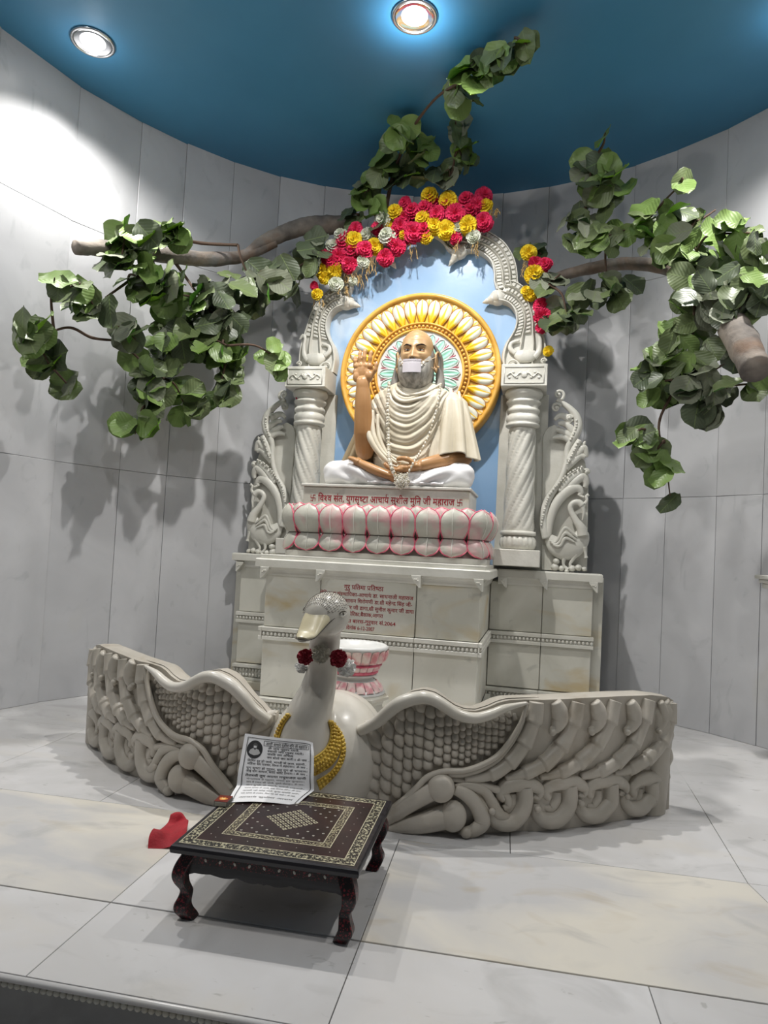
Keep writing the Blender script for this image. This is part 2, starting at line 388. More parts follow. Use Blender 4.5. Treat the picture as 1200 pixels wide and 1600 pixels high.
# middle bay face
XS = [CX0, -1.216, -.655, CX1]
for k, (a, b) in enumerate(zip(XS, XS[1:])):
    if k == 1: insc = bay(a, b, CY0-.004, .533, .85, 'inscription_panel'); insc['label'] = 'panel with seven lines of red lettering'
    else: bay(a, b, CY0, .533, .85)
    bay(a, b, CY0, .13, .455)
for z0, z1 in ((.533, .85), (.13, .455)):       # side returns of the middle bay
    for x in (CX0, CX1):
        m = MB(); s = 1 if x == CX1 else -1
        m.box(min(x, x-s*.03), max(x, x-s*.03), CY0+.036, PY-.001, z0+.001, z1-.001, .003); m.build('side_panel', M_PED, ped)
WX = [(PX0, CX0-.002), (CX1+.002, .035), (.035, PX1)]
for a, b in WX:
    bay(a, b, PY, .533, .85); bay(a, b, PY, .175, .455)
def band(x0, x1, yf, z0, z1, axis='x', rows=1, out=.022):
    "moulded band with a row of carved beads; axis y runs along the return at x0 (x1 = +-1 outward)"
    m = MB(); h = z1-z0
    def bx(a, b, o, za, zb, c=.002):
        if axis == 'x': m.box(a, b, yf-o, yf+.03, za, zb, c)
        else: m.box(min(x0, x0+x1*o)-(.0 if x1 > 0 else 0), max(x0, x0+x1*o), yf[0]-out, yf[1], za, zb, c)
    L0, L1 = (x0, x1) if axis == 'x' else (0, 0)
    bx(L0, L1, out, z1-h*(.32 if rows == 1 else .2), z1); bx(L0, L1, out*.9, z0, z0+h*(.30 if rows == 1 else .18)); bx(L0, L1, out*.35, z0+h*.2, z1-h*.2, 0)
    o = m.build('moulded_band', M_CARVE, ped)
    bd = MB(); st = .0235
    if axis == 'x':
        n = max(2, int((x1-x0)/st)); 
        for r in range(rows):
            for i in range(n):
                bd.ball((x0+(i+.5)*(x1-x0)/n, yf-out*.45, lerp(z0+h*.18, z1-h*.2, (r+.5)/rows)-(.001 if rows == 1 else 0)), (.0108, .013, .0135), 8, 6)
    else:
        n = int((yf[1]-yf[0])/st)
        for i in range(n): bd.ball((x0+x1*out*.45, yf[0]+(i+.5)*(yf[1]-yf[0])/n, z0+h*.49), (.013, .0108, .0135), 8, 6)
    tag(bd.build('bead_row', M_CARVE, o, smooth=True), kind='stuff')
    return o
for a, b in zip(XS, XS[1:]): band(a+.001, b-.001, CY0, .455, .531)
for a, b in WX: band(a+.001-(.012 if a == PX0 else 0), b-.001+(.012 if b == PX1 else 0), PY, .455, .531)
band(CX1, 1, (CY0, PY-.02), .455, .531, 'y'); band(CX0, -1, (CY0, PY-.02), .455, .531, 'y')
for a, b in WX: band(a-.01, b+(.01 if b == PX1 else -.001), PY, .06, .17, rows=2, out=.035)
for a, b in zip(XS, XS[1:]): band(a+.001, b-.001, CY0, .02, .125, rows=2, out=.035)
band(CX1, 1, (CY0, PY-.02), .02, .125, 'y', out=.035)
m = MB(); m.box(PX0-.05, PX1+.04, PY-.06, 4.8, 0, .06, .006); m.box(CX0-.05, CX1+.05, CY0-.055, PY, 0, .022, .004); m.build('plinth_step', M_PED, ped)
# cornice: cove, slab, thin top slab
def cornice(x0, x1, yf, yb, zt, ov=.05, ends=(1, 1), thin=True):
    m = MB()
    pr = [(0, -.100), (.006, -.098), (.010, -.088), (.012, -.080), (.018, -.068), (.030, -.058), (.042, -.053), (.046, -.050), (ov, -.050), (ov, -.008), (ov-.004, -.004), (ov-.006, 0)]
    path = [(x0, yb), (x0, yf), (x1, yf), (x1, yb)]
    P = []
    for o, z in pr:
        P.append([(x0-o*ends[0], yb, zt+z), (x0-o*ends[0], yf-o, zt+z), (x1+o*ends[1], yf-o, zt+z), (x1+o*ends[1], yb, zt+z)])
    m.grid(P)
    q = P[-1]; m.add(q, [(0, 1, 2, 3)])
    return m
ZC = .930
m = cornice(CX0, CX1, CY0, PY, ZC); m.build('cornice', M_CARVE, ped, sharp=30)
m = MB(); m.box(CX0-.025, CX1+.025, CY0-.03, PY+.2, ZC, ZC+.022, .002); m.build('top_slab', M_CARVE, ped)
m = cornice(PX0, CX0-.05, PY, 4.8, ZC+.012, ends=(1, 0)); m.build('cornice', M_CARVE, ped)
m = cornice(CX1+.05, PX1, PY, 4.8, ZC-.0, ends=(0, 1)); m.build('cornice', M_CARVE, ped)
for a, b in ((PX1-.01, PX1+.065), (PX0-.06, PX0+.01)):
    m = MB(); m.box(a, b, PY+.055, 4.8, 0, .905, .003); m.build('back_slab', M_PED, ped)
def bracket(x, yf, zt, side=0):
    "small carved triangular corbel under the cornice"
    m = MB(); w = .03
    m.prism([(x-.028, zt-.05), (x+.028, zt-.05), (x+.028, zt-.062), (x+.028, zt-.118), (x+.018, zt-.118), (x-.002, zt-.094), (x-.024, zt-.066)] if side >= 0 else
            [(x+.028, zt-.05), (x-.028, zt-.05), (x-.028, zt-.118), (x-.018, zt-.118), (x+.002, zt-.094), (x+.024, zt-.066)], yf-.052, yf-.0, .003)
    for k in range(3): m.ball((x+(.012-.009*k)*(1 if side >= 0 else -1), yf-.053, zt-.068-.0*k-(.012 if k == 0 else .004)), (.0055, .004, .0055), 6, 4)
    m.build('corner_bracket', M_CARVE, ped)
for x, s in ((CX0+.01, -1), (-1.216+.01, -1), (-.655, 1), (CX1-.012, 1)): bracket(x, CY0, ZC, s)
for x, s in ((PX0+.01, -1), (CX1+.08, 1), (.035, 1), (PX1-.005, 1)): bracket(x, PY, ZC, s)
# ------------------------------------------------------------------ arch, blue back panel, pillars, carved side panels
YA_ = 4.60                                    # plane of the arch face
XM_ = -.866                                   # its middle
MM = .0043                                    # metres a photo pixel spans on that plane
def mir(p): return (2*XM_-p[0],)+tuple(p[1:])
def PXZ(pts, Y=YA_): return [XZ(a, b, Y) for a, b in pts]
M_SKY = noisy(mat('pale_blue_paint', (.4, .6, .85), .3), (.21, .38, .62), (.32, .49, .72), 2.0, lo=.3, hi=.7, bump=.05, bscale=25,
          extra=[((.66, .74, .80), 2.6, .52, .72, (1, 1, 1), .6, .6)])
low_in = [(786, 583), (784.5, 560), (790, 541), (798, 529), (804.7, 516), (806.7, 503), (804, 490), (796.5, 480), (787, 475.5), (776, 474)]
low_out = [(853, 583), (853, 566), (853, 540), (848, 516), (844.5, 503), (841, 488), (835.5, 472), (823.5, 455), (808.5, 443.5), (796, 440)]
up_in = [(776, 456), (772, 444), (772, 433), (770.5, 423), (766.5, 412), (757.5, 403), (747, 397), (734, 395), (722, 400), (712, 400), (700, 392), (692, 380), (680, 371), (664, 364)]
up_out = [(812, 448), (809.5, 440), (809, 430), (806.5, 414), (801, 399), (790, 382), (778, 372), (765, 364), (748, 356), (730, 350), (712, 345), (695, 338), (680, 332), (664, 322)]
arch = thing('shrine_arch', 'carved white marble cusped arch with pale blue back panel behind the seated statue', 'arch', (XM_, 4.6, .93))
cxm = XM_
def edge(pts, n=10):
    p = crv([Vector((a[0], a[1], 0)) for a in PXZ(pts)], n); return [(v.x, v.y) for v in p]
LI, LO, UI, UO = edge(low_in), edge(low_out), edge(up_in), edge(up_out)
# middle stations sit on the axis of the arch
def tocentre(L): 
    d = XM_-L[-1][0]; n = len(L); k = n//2
    return [(x+(d*sm(0, 1, (i-n+k)/k) if i > n-k else 0), z) for i, (x, z) in enumerate(L)]
UI, UO = tocentre(UI), tocentre(UO)
def carved(IN, OUT, side, y0, thick):
    "relief band between two outlines, with rims, grooves and ridges"
    m = MB()
    T = [(0, .0), (0, -.040), (.025, -.052), (.065, -.052), (.085, -.034), (.10, -.026), (.36, -.026), (.375, -.044), (.40, -.050), (.425, -.044), (.44, -.026), (.66, -.026), (.675, -.042), (.70, -.048), (.72, -.038), (.735, -.016), (.94, -.012), (.955, -.026), (.99, -.026), (1, -.02), (1, .0)]
    P = []
    for t, d in T:
        row = []
        for a, b in zip(IN, OUT):
            x, z = lerp(a[0], b[0], t), lerp(a[1], b[1], t)
            if side < 0: x = 2*XM_-x
            row.append((x, y0+(d if d else thick), z))
        P.append(row)
    m.grid(P); m.grid([P[-1], P[0]])
    for r in (0, -1): 
        col = [p[r] for p in P]; m.add(col, [tuple(range(len(col)))])
    return m
def dentils(IN, OUT, side, y0, t0, t1, pitch, h, m, s0=0, s1=None, round_=False):
    mid = [((a[0]+b[0])/2, (a[1]+b[1])/2) for a, b in zip(IN, OUT)]
    d = [0]
    for i in range(1, len(mid)): d.append(d[-1]+math.dist(mid[i], mid[i-1]))
    s1 = s1 or d[-1]; n = int((s1-s0)/pitch)
    def at(s, t):
        a = (interp(s, d, [p[0] for p in IN]), interp(s, d, [p[1] for p in IN])); b = (interp(s, d, [p[0] for p in OUT]), interp(s, d, [p[1] for p in OUT]))
        x = lerp(a[0], b[0], t); return (2*XM_-x if side < 0 else x, lerp(a[1], b[1], t))
    for i in range(n):
        a, b = s0+(i+.12)*pitch, s0+(i+.88)*pitch
        q = [at(a, t0), at(b, t0), at(b, t1), at(a, t1)]; c = (sum(p[0] for p in q)/4, sum(p[1] for p in q)/4)
        k = .62 if round_ else .82
        vs = [(p[0], y0, p[1]) for p in q]+[(lerp(p[0], c[0], .08), y0-h*.7, lerp(p[1], c[1], .08)) for p in q]+[(lerp(c[0], p[0], k), y0-h, lerp(c[1], p[1], k)) for p in q]
        m.add(vs, [(8, 9, 10, 11)]+[(j+4*l, (j+1) % 4+4*l, (j+1) % 4+4*l+4, j+4*l+4) for l in (0, 1) for j in range(4)])
for sd in (1, -1):
    carved(UI, UO, sd, YA_, .11).build('arch_band', M_CARVE, arch, smooth=True, sharp=50)
    o = carved(LI, LO, sd, YA_-.012, .12).build('arch_band', M_CARVE, arch, smooth=True, sharp=50)
    d = MB()
    for IN, OUT, y in ((UI, UO, YA_), (LI, LO, YA_-.012)):
        s0 = .25 if IN is LI else 0
        dentils(IN, OUT, sd, y-.024, .12, .34, .022, .018, d, s0)
        dentils(IN, OUT, sd, y-.024, .46, .64, .026, .020, d, s0, round_=True)
        dentils(IN, OUT, sd, y-.012, .76, .93, .030, .014, d, s0)
    tag(d.build('dentil_rows', M_CARVE, arch), kind='stuff')
# ringed shell tips where the lobes meet
def cone(tip, base, r, y, m, rings=3):
    a = Vector((tip[0], y, tip[1])); b = Vector((base[0], y, base[1])); pts = []; rr = []
    for k in range(25):
        t = k/24; pts.append(a+(b-a)*t)
        u = (t*rings) % 1; rr.append(r*(.05+.95*t**.8)*(.86+.16*u))
    m.tube(pts, rr, 14, flat=.8)
for sd in (1, -1):
    for tp, bs, r in (((753.5, 472), (778, 464), .062), ((700.5, 415), (717, 392), .056)):
        m = MB(); p, q = PXZ([tp, bs], 4.56)
        if sd < 0: p, q = mir(p), mir(q)
        cone(p, q, r, 4.575, m)
        m.ball((q[0], 4.575, q[1]), (.06, .045, .055), 12, 8)
        m.build('shell_tip', M_CARVE, arch, smooth=True)
# little swan and scroll carved at the foot of each lobe
def spiral(c, r, turns, y, w, m, sd=1, start=0, hand=1, n=34):
    pts = []; rr = []
    for k in range(n+1):
        t = k/n; a = start+hand*turns*2*PI*t; R = r*(1-t)**.8
        pts.append((c[0]+sd*R*cos(a), y-.006*t, c[1]+R*sin(a))); rr.append(w*(1-.5*t))
    m.tube(pts, rr, 8); m.ball((c[0], y-.008, c[1]), (w*1.1,)*3, 8, 6)
def relief(m, pts, rr, y, sd=1, xm=None, flat=.7, n=10, k=6, sq=None):
    "rounded ribbon through photo points on the plane y"
    q = PXZ(pts, YA_); xm = XM_ if xm is None else xm
    q = [((2*xm-a if sd < 0 else a), y, b) for a, b in q]
    C = crv(q, k); R = list(np.interp(np.linspace(0, 1, len(C)), np.linspace(0, 1, len(rr)), [r*MM for r in rr]))
    m.tube(C, R, n, flat=flat, up=(0, 1, 0))
for sd in (1, -1):
    m = MB(); y = 4.545
    relief(m, [(806, 556), (815, 560), (828, 560), (838, 556)], [5, 11, 10, 5], y, sd, flat=.5)
    relief(m, [(834, 562), (842, 553), (844, 538), (843, 527), (846, 520)], [6, 4.5, 3, 2.6, 4], y, sd, flat=.7)
    relief(m, [(846, 520), (850, 523), (853, 527)], [3.5, 2.5, .8], y, sd)
    relief(m, [(806, 556), (798, 549), (800, 540), (812, 536)], [4, 4, 3, 2], y, sd)
    c = PXZ([(801, 575)])[0]; c = mir(c) if sd < 0 else c; spiral(c, .042, 1.6, y-.0, .008, m, sd)
    c = PXZ([(849, 568)])[0]; c = mir(c) if sd < 0 else c; spiral(c, .02, 1.3, y, .007, m, sd)
    for k in range(6): relief(m, [(812+k*5, 582), (811+k*5, 572)], [2, 1.2], y+.005, sd)
    m.build('swan_relief', M_CARVE, arch, smooth=True)
# pale blue painted slab filling the arch
bp = [XZ(784, 900, YA_)]+[( lerp(a[0], b[0], .10), lerp(a[1], b[1], .10)) for a, b in zip(LI, LO)]+[(lerp(a[0], b[0], .3), lerp(a[1], b[1], .3)) for a, b in zip(UI, UO)]
bp[0] = (bp[0][0], .93); bp[1] = (bp[1][0]+.12, bp[1][1]); bp[0] = (bp[1][0], .93)
bp = bp+[mir(p) for p in reversed(bp)]
m = MB(); m.prism(bp, YA_+.02, YA_+.11); o = m.build('blue_back_panel', M_SKY, arch); o['label'] = 'pale blue painted slab with brushed white clouding'
# ---- pillars
def pillar(sd):
    ax = XZ(819.5, 600, 4.50)[0]; xm = XM_
    ax = ax if sd > 0 else 2*xm-ax
    t = thing('spiral_pillar', 'white marble pillar with rope-twisted shaft, to the %s of the statue' % ('right' if sd > 0 else 'left'), 'pillar', (ax, 4.5, .93), 'carved marble pillars beside the statue')
    zc0, zc1 = 2.09, 2.232
    m = MB(); m.box(ax-.143, ax+.143, 4.36, 4.66, zc0, zc1, .004); cap = m.build('capital_block', M_CARVE, t)
    m = MB(); yy = 4.358                       # carved vine on the face of the block
    for a, b, c, d in ((-.125, .125, zc0+.018, zc0+.022), (-.125, .125, zc1-.022, zc1-.018)): m.box(ax+a, ax+b, yy-.002, yy+.004, c, d)
    for a in (-.125, .121): m.box(ax+a, ax+a+.004, yy-.002, yy+.004, zc0+.018, zc1-.018)
    for s in (-1, 1):
        m.tube([(ax+s*(.01+.012*k), yy, (zc0+zc1)/2+.014*sin(k*1.25)) for k in range(9)], .005, 6)
        for k in range(4): m.ball((ax+s*(.02+.024*k), yy, (zc0+zc1)/2+.017*(-1)**k), (.010, .004, .007), 6, 4)
    m.ball((ax, yy, (zc0+zc1)/2), (.02, .006, .02), 10, 6)
    m.build('carved_vine', M_CARVE, cap, smooth=True)
    m = MB()
    prof = [(.112, 2.092), (.116, 2.082), (.122, 2.068), (.118, 2.05), (.100, 2.036), (.096, 2.026), (.110, 2.018), (.112, 2.008), (.106, 2.0), (.096, 1.990), (.094, 1.975), (.104, 1.966), (.108, 1.956), (.104, 1.944), (.094, 1.936), (.096, 1.928), (.106, 1.916), (.108, 1.898), (.104, 1.882), (.098, 1.874), (.108, 1.868), (.109, 1.856), (.100, 1.848), (.08, 1.846)]
    m.lathe(prof, (ax, 4.5), 40); m.build('capital_rings', M_CARVE, t, smooth=True)
    zb, zt = 1.17, 1.85
    P = []; nz, nt = 90, 60
    for i in range(nz+1):
        z = lerp(zb, zt, i/nz); R = lerp(.098, .082, i/nz); row = []
        for k in range(nt):
            a = 2*PI*k/nt; ph = (a*6-(z-zb)*6*5.2*sd) % (2*PI)/(2*PI)
            e = sm(0, .04, min(z-zb, zt-z))
            rope = .007*max(0, 1-abs(ph-.5)/.16)**.5 if abs(ph-.5) < .16 else 0
            groove = -.007*max(0, 1-abs(abs(ph-.5)-.22)/.05)
            bulge = .006*cos(2*PI*ph)
            bead = 0 if not rope else .0025*sin(z*2*PI/.016)
            r = R+e*(rope+groove+bulge+bead)
            row.append((ax+r*cos(a), 4.5+r*sin(a), z))
        P.append(row)
    m = MB(); m.grid(P, cv=True); m.build('twisted_shaft', M_CARVE, t, smooth=True)
    m = MB(); m.lathe([(.09, 1.18), (.112, 1.176), (.114, 1.156), (.108, 1.150), (.095, 1.148)], (ax, 4.5), 36); m.build('collar', M_CARVE, t, smooth=True)
    m = MB(); m.lathe([(.09, 1.15), (.104, 1.142), (.116, 1.12), (.118, 1.092), (.108, 1.066), (.092, 1.056)], (ax, 4.5), 96, mod=lambda a, r, z: r*(1-.07*abs(sin(a*9))**6*sm(1.056, 1.09, z))-.0); m.build('fluted_cushion', M_CARVE, t, smooth=True)
    m = MB(); m.box(ax-.145, ax+.145, 4.36, 4.66, .952, 1.058, .005); m.build('plinth', M_CARVE, t)
    m = MB(); m.box(ax-.155, ax+.160, 4.605, 4.70, .93, 2.092, .003); m.build('backing_slab', M_CARVE, t)
for sd in (-1, 1): pillar(sd)
# ---- carved side panels with a swan and a scrolling tail
def sidepanel(sd):
    xm = XM_
    t = thing('carved_side_panel', 'white marble panel carved with a swan whose tail rises in scrolls, %s of the pillars' % ('right' if sd > 0 else 'left'), 'carving', ((XZ(880, 880, YA_)[0] if sd > 0 else 2*xm-XZ(880, 880, YA_)[0]), 4.6, .93), 'carved swan panels flanking the pillars')
    yb = 4.60
    sl = PXZ([(846, 893), (848, 700), (848, 683), (851, 675), (857, 668), (866, 664), (876, 668), (888, 690), (903, 702), (914, 722), (919, 745), (919, 765), (917, 893)])
    if sd < 0: sl = [mir(p) for p in sl]
    sl = [(p[0], max(p[1], .935)) for p in sl]
    m = MB(); m.prism(sl, yb-.01, yb+.05, .003); m.build('back_slab', M_CARVE, t)
    y = yb-.045
    m = MB()     # swan
    relief(m, [(856, 838), (866, 850), (880, 855), (895, 852), (906, 842), (910, 830)], [5, 14, 20, 19, 14, 8], y, sd, flat=.42, n=18)
    relief(m, [(910, 838), (907, 826), (899, 814), (892.5, 802), (890.5, 793), (895, 787), (903, 786), (909, 791)], [8, 7, 5, 4.2, 4, 4, 4.6, 5], y-.018, sd, flat=.9, n=14)
    relief(m, [(909, 792), (911, 802), (909, 814)], [4, 2.4, .8], y-.022, sd)
    relief(m, [(912, 789), (916, 783), (915, 777), (919, 774)], [3, 2.2, 2, 2.4], y-.012, sd)
    relief(m, [(906, 776), (912, 778)], [1.5, 2], y-.01, sd)
    for k, (a, b) in enumerate((((876, 832), 0), ((876, 838), 1), ((876, 844), 2))):
        relief(m, [(858+k*3, 845+k*3), (866+k*2, 848+k*3), (872+k*2, 842+k*5), (882, 826+k*8), (892-k, 832+k*6), (901-k*2, 840+k*4)], [1.5, 2.2, 2.2, 2.6, 2.2, 1], y-.030-.004*k, sd)
    for pts in ([(882, 868), (880, 878), (881, 884), (887, 890)], [(899, 866), (893, 876), (890, 882), (894, 888)], [(912, 855), (914, 865), (915, 872)]):
        relief(m, pts, [4.5, 2.5, 2, 3], y-.01, sd)
    for (a, b, r) in ((869, 877, 5.5), (867, 886, 6.5), (877, 888, 5), (893, 888, 6), (903, 887, 5.5), (912, 889, 4), (885, 892, 4)):
        p = PXZ([(a, b)])[0]; p = mir(p) if sd < 0 else p
        m.ball((p[0], y+.01, p[1]), (r*MM, .035, r*MM*.9), 9, 6)
    m.build('carved_swan', M_CARVE, t, smooth=True)
    m = MB()     # tail and plumes
    relief(m, [(853, 842), (848.5, 820), (850, 800), (857, 780), (869, 762), (878, 745), (884, 725), (886, 705), (892, 692), (899, 680), (903, 667), (900, 653), (890, 641), (878, 632), (870, 627)], [6, 6, 6, 5.5, 4.5, 4, 4, 4.5, 6, 7, 6.5, 6, 5, 4, 4], y, sd, flat=1.0, n=12)
    relief(m, [(856, 840), (859, 815), (866, 793), (878, 776), (892, 765), (902, 764), (907, 770), (904, 776)], [5, 6, 7, 7.5, 8, 6.5, 4.5, 3], y, sd, flat=.8, n=12)
    relief(m, [(884, 768), (898, 754), (910, 746), (915, 755), (913, 763)], [5, 7, 7, 5, 3], y, sd, flat=.8)
    relief(m, [(874, 770), (888, 752), (902, 742), (911, 733)], [4, 6, 6, 4], y-.004, sd)
    relief(m, [(884, 735), (895, 722), (906, 714), (914, 716)], [4, 6, 5, 3.5], y, sd)
    relief(m, [(890, 726), (902, 710), (911, 702), (915, 710), (916, 716)], [4, 6, 6, 4, 2], y, sd)
    relief(m, [(888, 722), (896, 705), (905, 690)], [4, 5, 4.5], y-.012, sd)
    relief(m, [(906, 700), (911, 696), (914, 691)], [3, 3, 1], y, sd)
    for pts in ([(893, 695), (884, 686), (874, 684), (863, 686)], [(894, 688), (885, 680), (876, 675), (868, 673)], [(896, 678), (888, 668), (880, 664), (872, 664)], [(893, 662), (884, 654), (874, 652), (866, 658)]):
        relief(m, pts, [5, 5.5, 4.5, 2.2], y, sd, flat=.8)
    for (a, b, r, st, h) in ((873, 620, 8.2, -1.2, 1), (869, 640, 7, .3, 1), (916, 739, 3.6, 2.5, -1), (889, 656, 4.5, 0, 1)):
        p = PXZ([(a, b)])[0]; p = mir(p) if sd < 0 else p
        spiral(p, r*MM, 1.35, y-.01, 2.6*MM, m, sd, st, h)
    m.build('scroll_plumes', M_CARVE, t, smooth=True)
    bd = MB()
    for line in ([(846, 821), (850, 800), (859, 774), (873, 757), (886, 744), (898, 736), (910, 731)], [(886, 727), (896, 707), (904, 690)], [(891, 690), (899, 672), (900, 658)]):
        q = [((2*xm-a if sd < 0 else a), y-.026, b) for a, b in PXZ(line)]; C = crv(q, 8); L = sum((C[i+1]-C[i]).length for i in range(len(C)-1)); acc = 0; nx = 0
        for i in range(len(C)-1):
            acc += (C[i+1]-C[i]).length
            if acc >= nx: bd.ball(C[i], (.0085, .009, .0085), 7, 5); nx += .019
    tag(bd.build('bead_rows', M_CARVE, t, smooth=True), kind='stuff')
for sd in (-1, 1): sidepanel(sd)
# ------------------------------------------------------------------ Devanagari lettering (cut from the bundled typeface, conjuncts composed here)
_gc = {}
def _mesh_of(s):
    c = bpy.data.curves.new('g', 'FONT'); c.body = s; c.resolution_u = 3; c.offset = .011
    o = bpy.data.objects.new('g', c); COL.objects.link(o)
    dg = bpy.context.evaluated_depsgraph_get(); e = o.evaluated_get(dg); me = e.to_mesh()
    V = [(v.co.x, v.co.y) for v in me.vertices]; Fc = [tuple(p.vertices) for p in me.polygons]
    e.to_mesh_clear(); bpy.data.objects.remove(o); bpy.data.curves.remove(c)
    return V, Fc
def glyph(ch):
    if ch not in _gc:
        V, Fc = _mesh_of(ch) if ch.strip() else ([], [])
        w = max(v[0] for v in _mesh_of(ch+'\u0915')[0])-.788
        _gc[ch] = (V, Fc, w)
    return _gc[ch]
def half(ch):
    k = ch+'~'
    if k not in _gc:
        V, Fc, w = glyph(ch); cut = w-(.30 if ch in 'कफ' else .175)
        bm = bmesh.new(); vs = [bm.verts.new((x, y, 0)) for x, y in V]
        for f in Fc:
            try: bm.faces.new([vs[i] for i in f])
            except ValueError: pass
        bmesh.ops.bisect_plane(bm, geom=bm.verts[:]+bm.edges[:]+bm.faces[:], plane_co=(cut, 0, 0), plane_no=(1, 0, 0), clear_outer=True)
        bm.verts.index_update()
        _gc[k] = ([(v.co.x, v.co.y) for v in bm.verts], [tuple(v.index for v in f.verts) for f in bm.faces], cut); bm.free()
    return _gc[k]
def line_mesh(s):
    "lay a line out; ~ after a letter = half form, ^ = reph over the last letter, / = rakar stroke under it"
    V = []; Fc = []; x = 0; last = 0
    def put(g, dx):
        n = len(V); V.extend([(a+dx, b) for a, b in g[0]]); Fc.extend([tuple(i+n for i in f) for f in g[1]])
    def stroke(pts, w=.07):
        n = len(V)
        for i, (a, b) in enumerate(pts):
            p, q = pts[max(i-1, 0)], pts[min(i+1, len(pts)-1)]; dx, dy = q[0]-p[0], q[1]-p[1]; l = math.hypot(dx, dy) or 1
            V.append((a-dy/l*w/2, b+dx/l*w/2)); V.append((a+dy/l*w/2, b-dx/l*w/2))
        for i in range(len(pts)-1): Fc.append((n+2*i, n+2*i+1, n+2*i+3, n+2*i+2))
    i = 0
    while i < len(s):
        ch = s[i]
        if ch == '\u0938' and False: pass
        if ch == '^': c = last; stroke([(c+.30, .66), (c+.20, .74), (c+.19, .84), (c+.27, .90), (c+.36, .88)]); i += 1; continue
        if ch == '/': c = x; stroke([(c-.23, .20), (c-.34, .10), (c-.50, .0)], .06); i += 1; continue
        if ch == '@':      # svastika, the old auspicious sign
            b = .02; u = .33; 
            cx_, cy_ = x+u+.06, .32
            for a in range(4):
                ca, sa = cos(a*PI/2), sin(a*PI/2)
                for pts in ([(0, 0), (0, u)], [(-.035, u-.035), (u, u-.035)]):
                    stroke([(cx_+p[0]*ca-p[1]*sa, cy_+p[0]*sa+p[1]*ca) for p in pts], .075)
            x += 2*u+.16; i += 1; continue
        if i+1 < len(s) and s[i+1] == '~':
            g = half(ch); put(g, x); x += g[2]; i += 2; continue
        g = glyph(ch); put(g, x)
        if g[2] > .05 and not ('\u093e' <= ch <= '\u094c' or ch in '\u0901\u0902'): last = x
        x += g[2]; i += 1
    return V, Fc, x
def lettering(lines, name, parent, m, place, depth=.0012):
    "lines: (text, x, y, height[, width]); place(u, v, d) -> point"
    mb = MB()
    for ln in lines:
        V, Fc, w = line_mesh(ln[0]); k = ln[3]; kx = ln[4]/w if len(ln) > 4 and ln[4] else k
        mb.add([place(ln[1]+a*kx, ln[2]+b*k, depth) for a, b in V], Fc)
    me = mb.build(name, m, parent)
    return me
# ------------------------------------------------------------------ inscription on the pedestal
def on_panel(u, v, d): return (u, CY0-.004-d, v)
def put_line(s, x0, y, x1, h): return (s, x0, y, h, x1-x0)
ix0, ix1 = -1.205, -.665
L_ = [put_line('गुरु प/तिमा प/तिष~ठा'.replace('तिमा', '\u093fतमा', 0), -1.03, .808, -.80, .034)]
def dv(s):                                     # move short i before its consonant group
    out = []; i = 0
    s = list(s); k = 0
    while k < len(s):
        if s[k] == '\u093f':
            j = len(out)-1
            while j > 0 and (out[j] in '/^' or out[j-1] == '~' ): j -= 1 if out[j] in '/^' else 2
            out.insert(j, '\u093f')
        else: out.append(s[k])
        k += 1
    return ''.join(out)
rows = [('गुरु प/तिमा प/तिष~ठा', -1.075, -.845, .812, .036), ('प/ेरिका व संस~थापिका-आचाय^ डा. साधनाजी महाराज', -1.215, -.672, .772, .030),
        ('प/वचनाथी^-जिनशासन शिरोमणी डा.श/ी महेन~द/ सिंह जी-', -1.215, -.675, .736, .030), ('श/ी हरीश कुमार जी डागा,श/ी सुनील कुमार जी डागा', -1.18, -.665, .698, .030),
        ('अमेरिका,बैंकाक,आगरा', -1.06, -.84, .662, .030), ('मंगसिर कृष~णा बारस-गुरुवार सं.2064', -1.185, -.765, .622, .030), ('दिनांक 6-12-2007', -1.05, -.885, .585, .029)]
lettering([put_line(dv(t), a, z-.033, b, h) for t, a, b, z, h in rows], 'red_lettering', insc, M_RED, on_panel)

# ------------------------------------------------------------------ lotus seat
M_LPET = noisy(mat('lotus_marble', (.65, .62, .56), .4), (.42, .41, .355), (.56, .545, .47), 6, bump=.1, bscale=50, extra=[((.66, .13, .22), 6, .47, .68, (1, 1, 1), .5, .5)])
lot = thing('lotus_pedestal', 'double row of grey marble lotus petals edged in pink paint under the statue', 'lotus base', (-.84, 4.1, .95))
LX0, LX1, LY0, LY1 = -1.475, -.318, 3.84, 4.36
def rrect(hx, hy, r, n=8, cx=(LX0+LX1)/2, cy=(LY0+LY1)/2):
    out = []
    for k, (sx, sy) in enumerate(((1, -1), (1, 1), (-1, 1), (-1, -1))):
        a0 = -90+90*k
        for i in range(n+1):
            a = rad(a0+90*i/n); out.append((cx+sx*(hx-r)+r*cos(a), cy+sy*(hy-r)+r*sin(a)))
    return out
def stack(prof, m, hx0, hy0, r=.14):
    P = []
    for off, z in prof: P.append([(x, y, z) for x, y in rrect(hx0+off, hy0+off, r+off*.5)])
    m.grid(P, cv=True); N = len(P[0]); b = len(m.v)-len(P)*N
    m.f += [tuple(range(b+N-1, b-1, -1)), tuple(range(len(m.v)-N, len(m.v)))]; m.m += [0, 0]
HX, HY = (LX1-LX0)/2, (LY1-LY0)/2
m = MB(); stack([(.02, .952), (.02, .985), (-.0, 1.02), (-.025, 1.085), (-.03, 1.09), (-.03, 1.10), (-.03, 1.13), (-.01, 1.18), (-.015, 1.25), (-.05, 1.262)], m, HX, HY)
m.build('lotus_core', M_LPET, lot, smooth=True, sharp=40)
m = MB(); stack([(.028, .952), (.03, .985), (.02, .990)], m, HX, HY); m.build('base_slab', M_CARVE, lot)
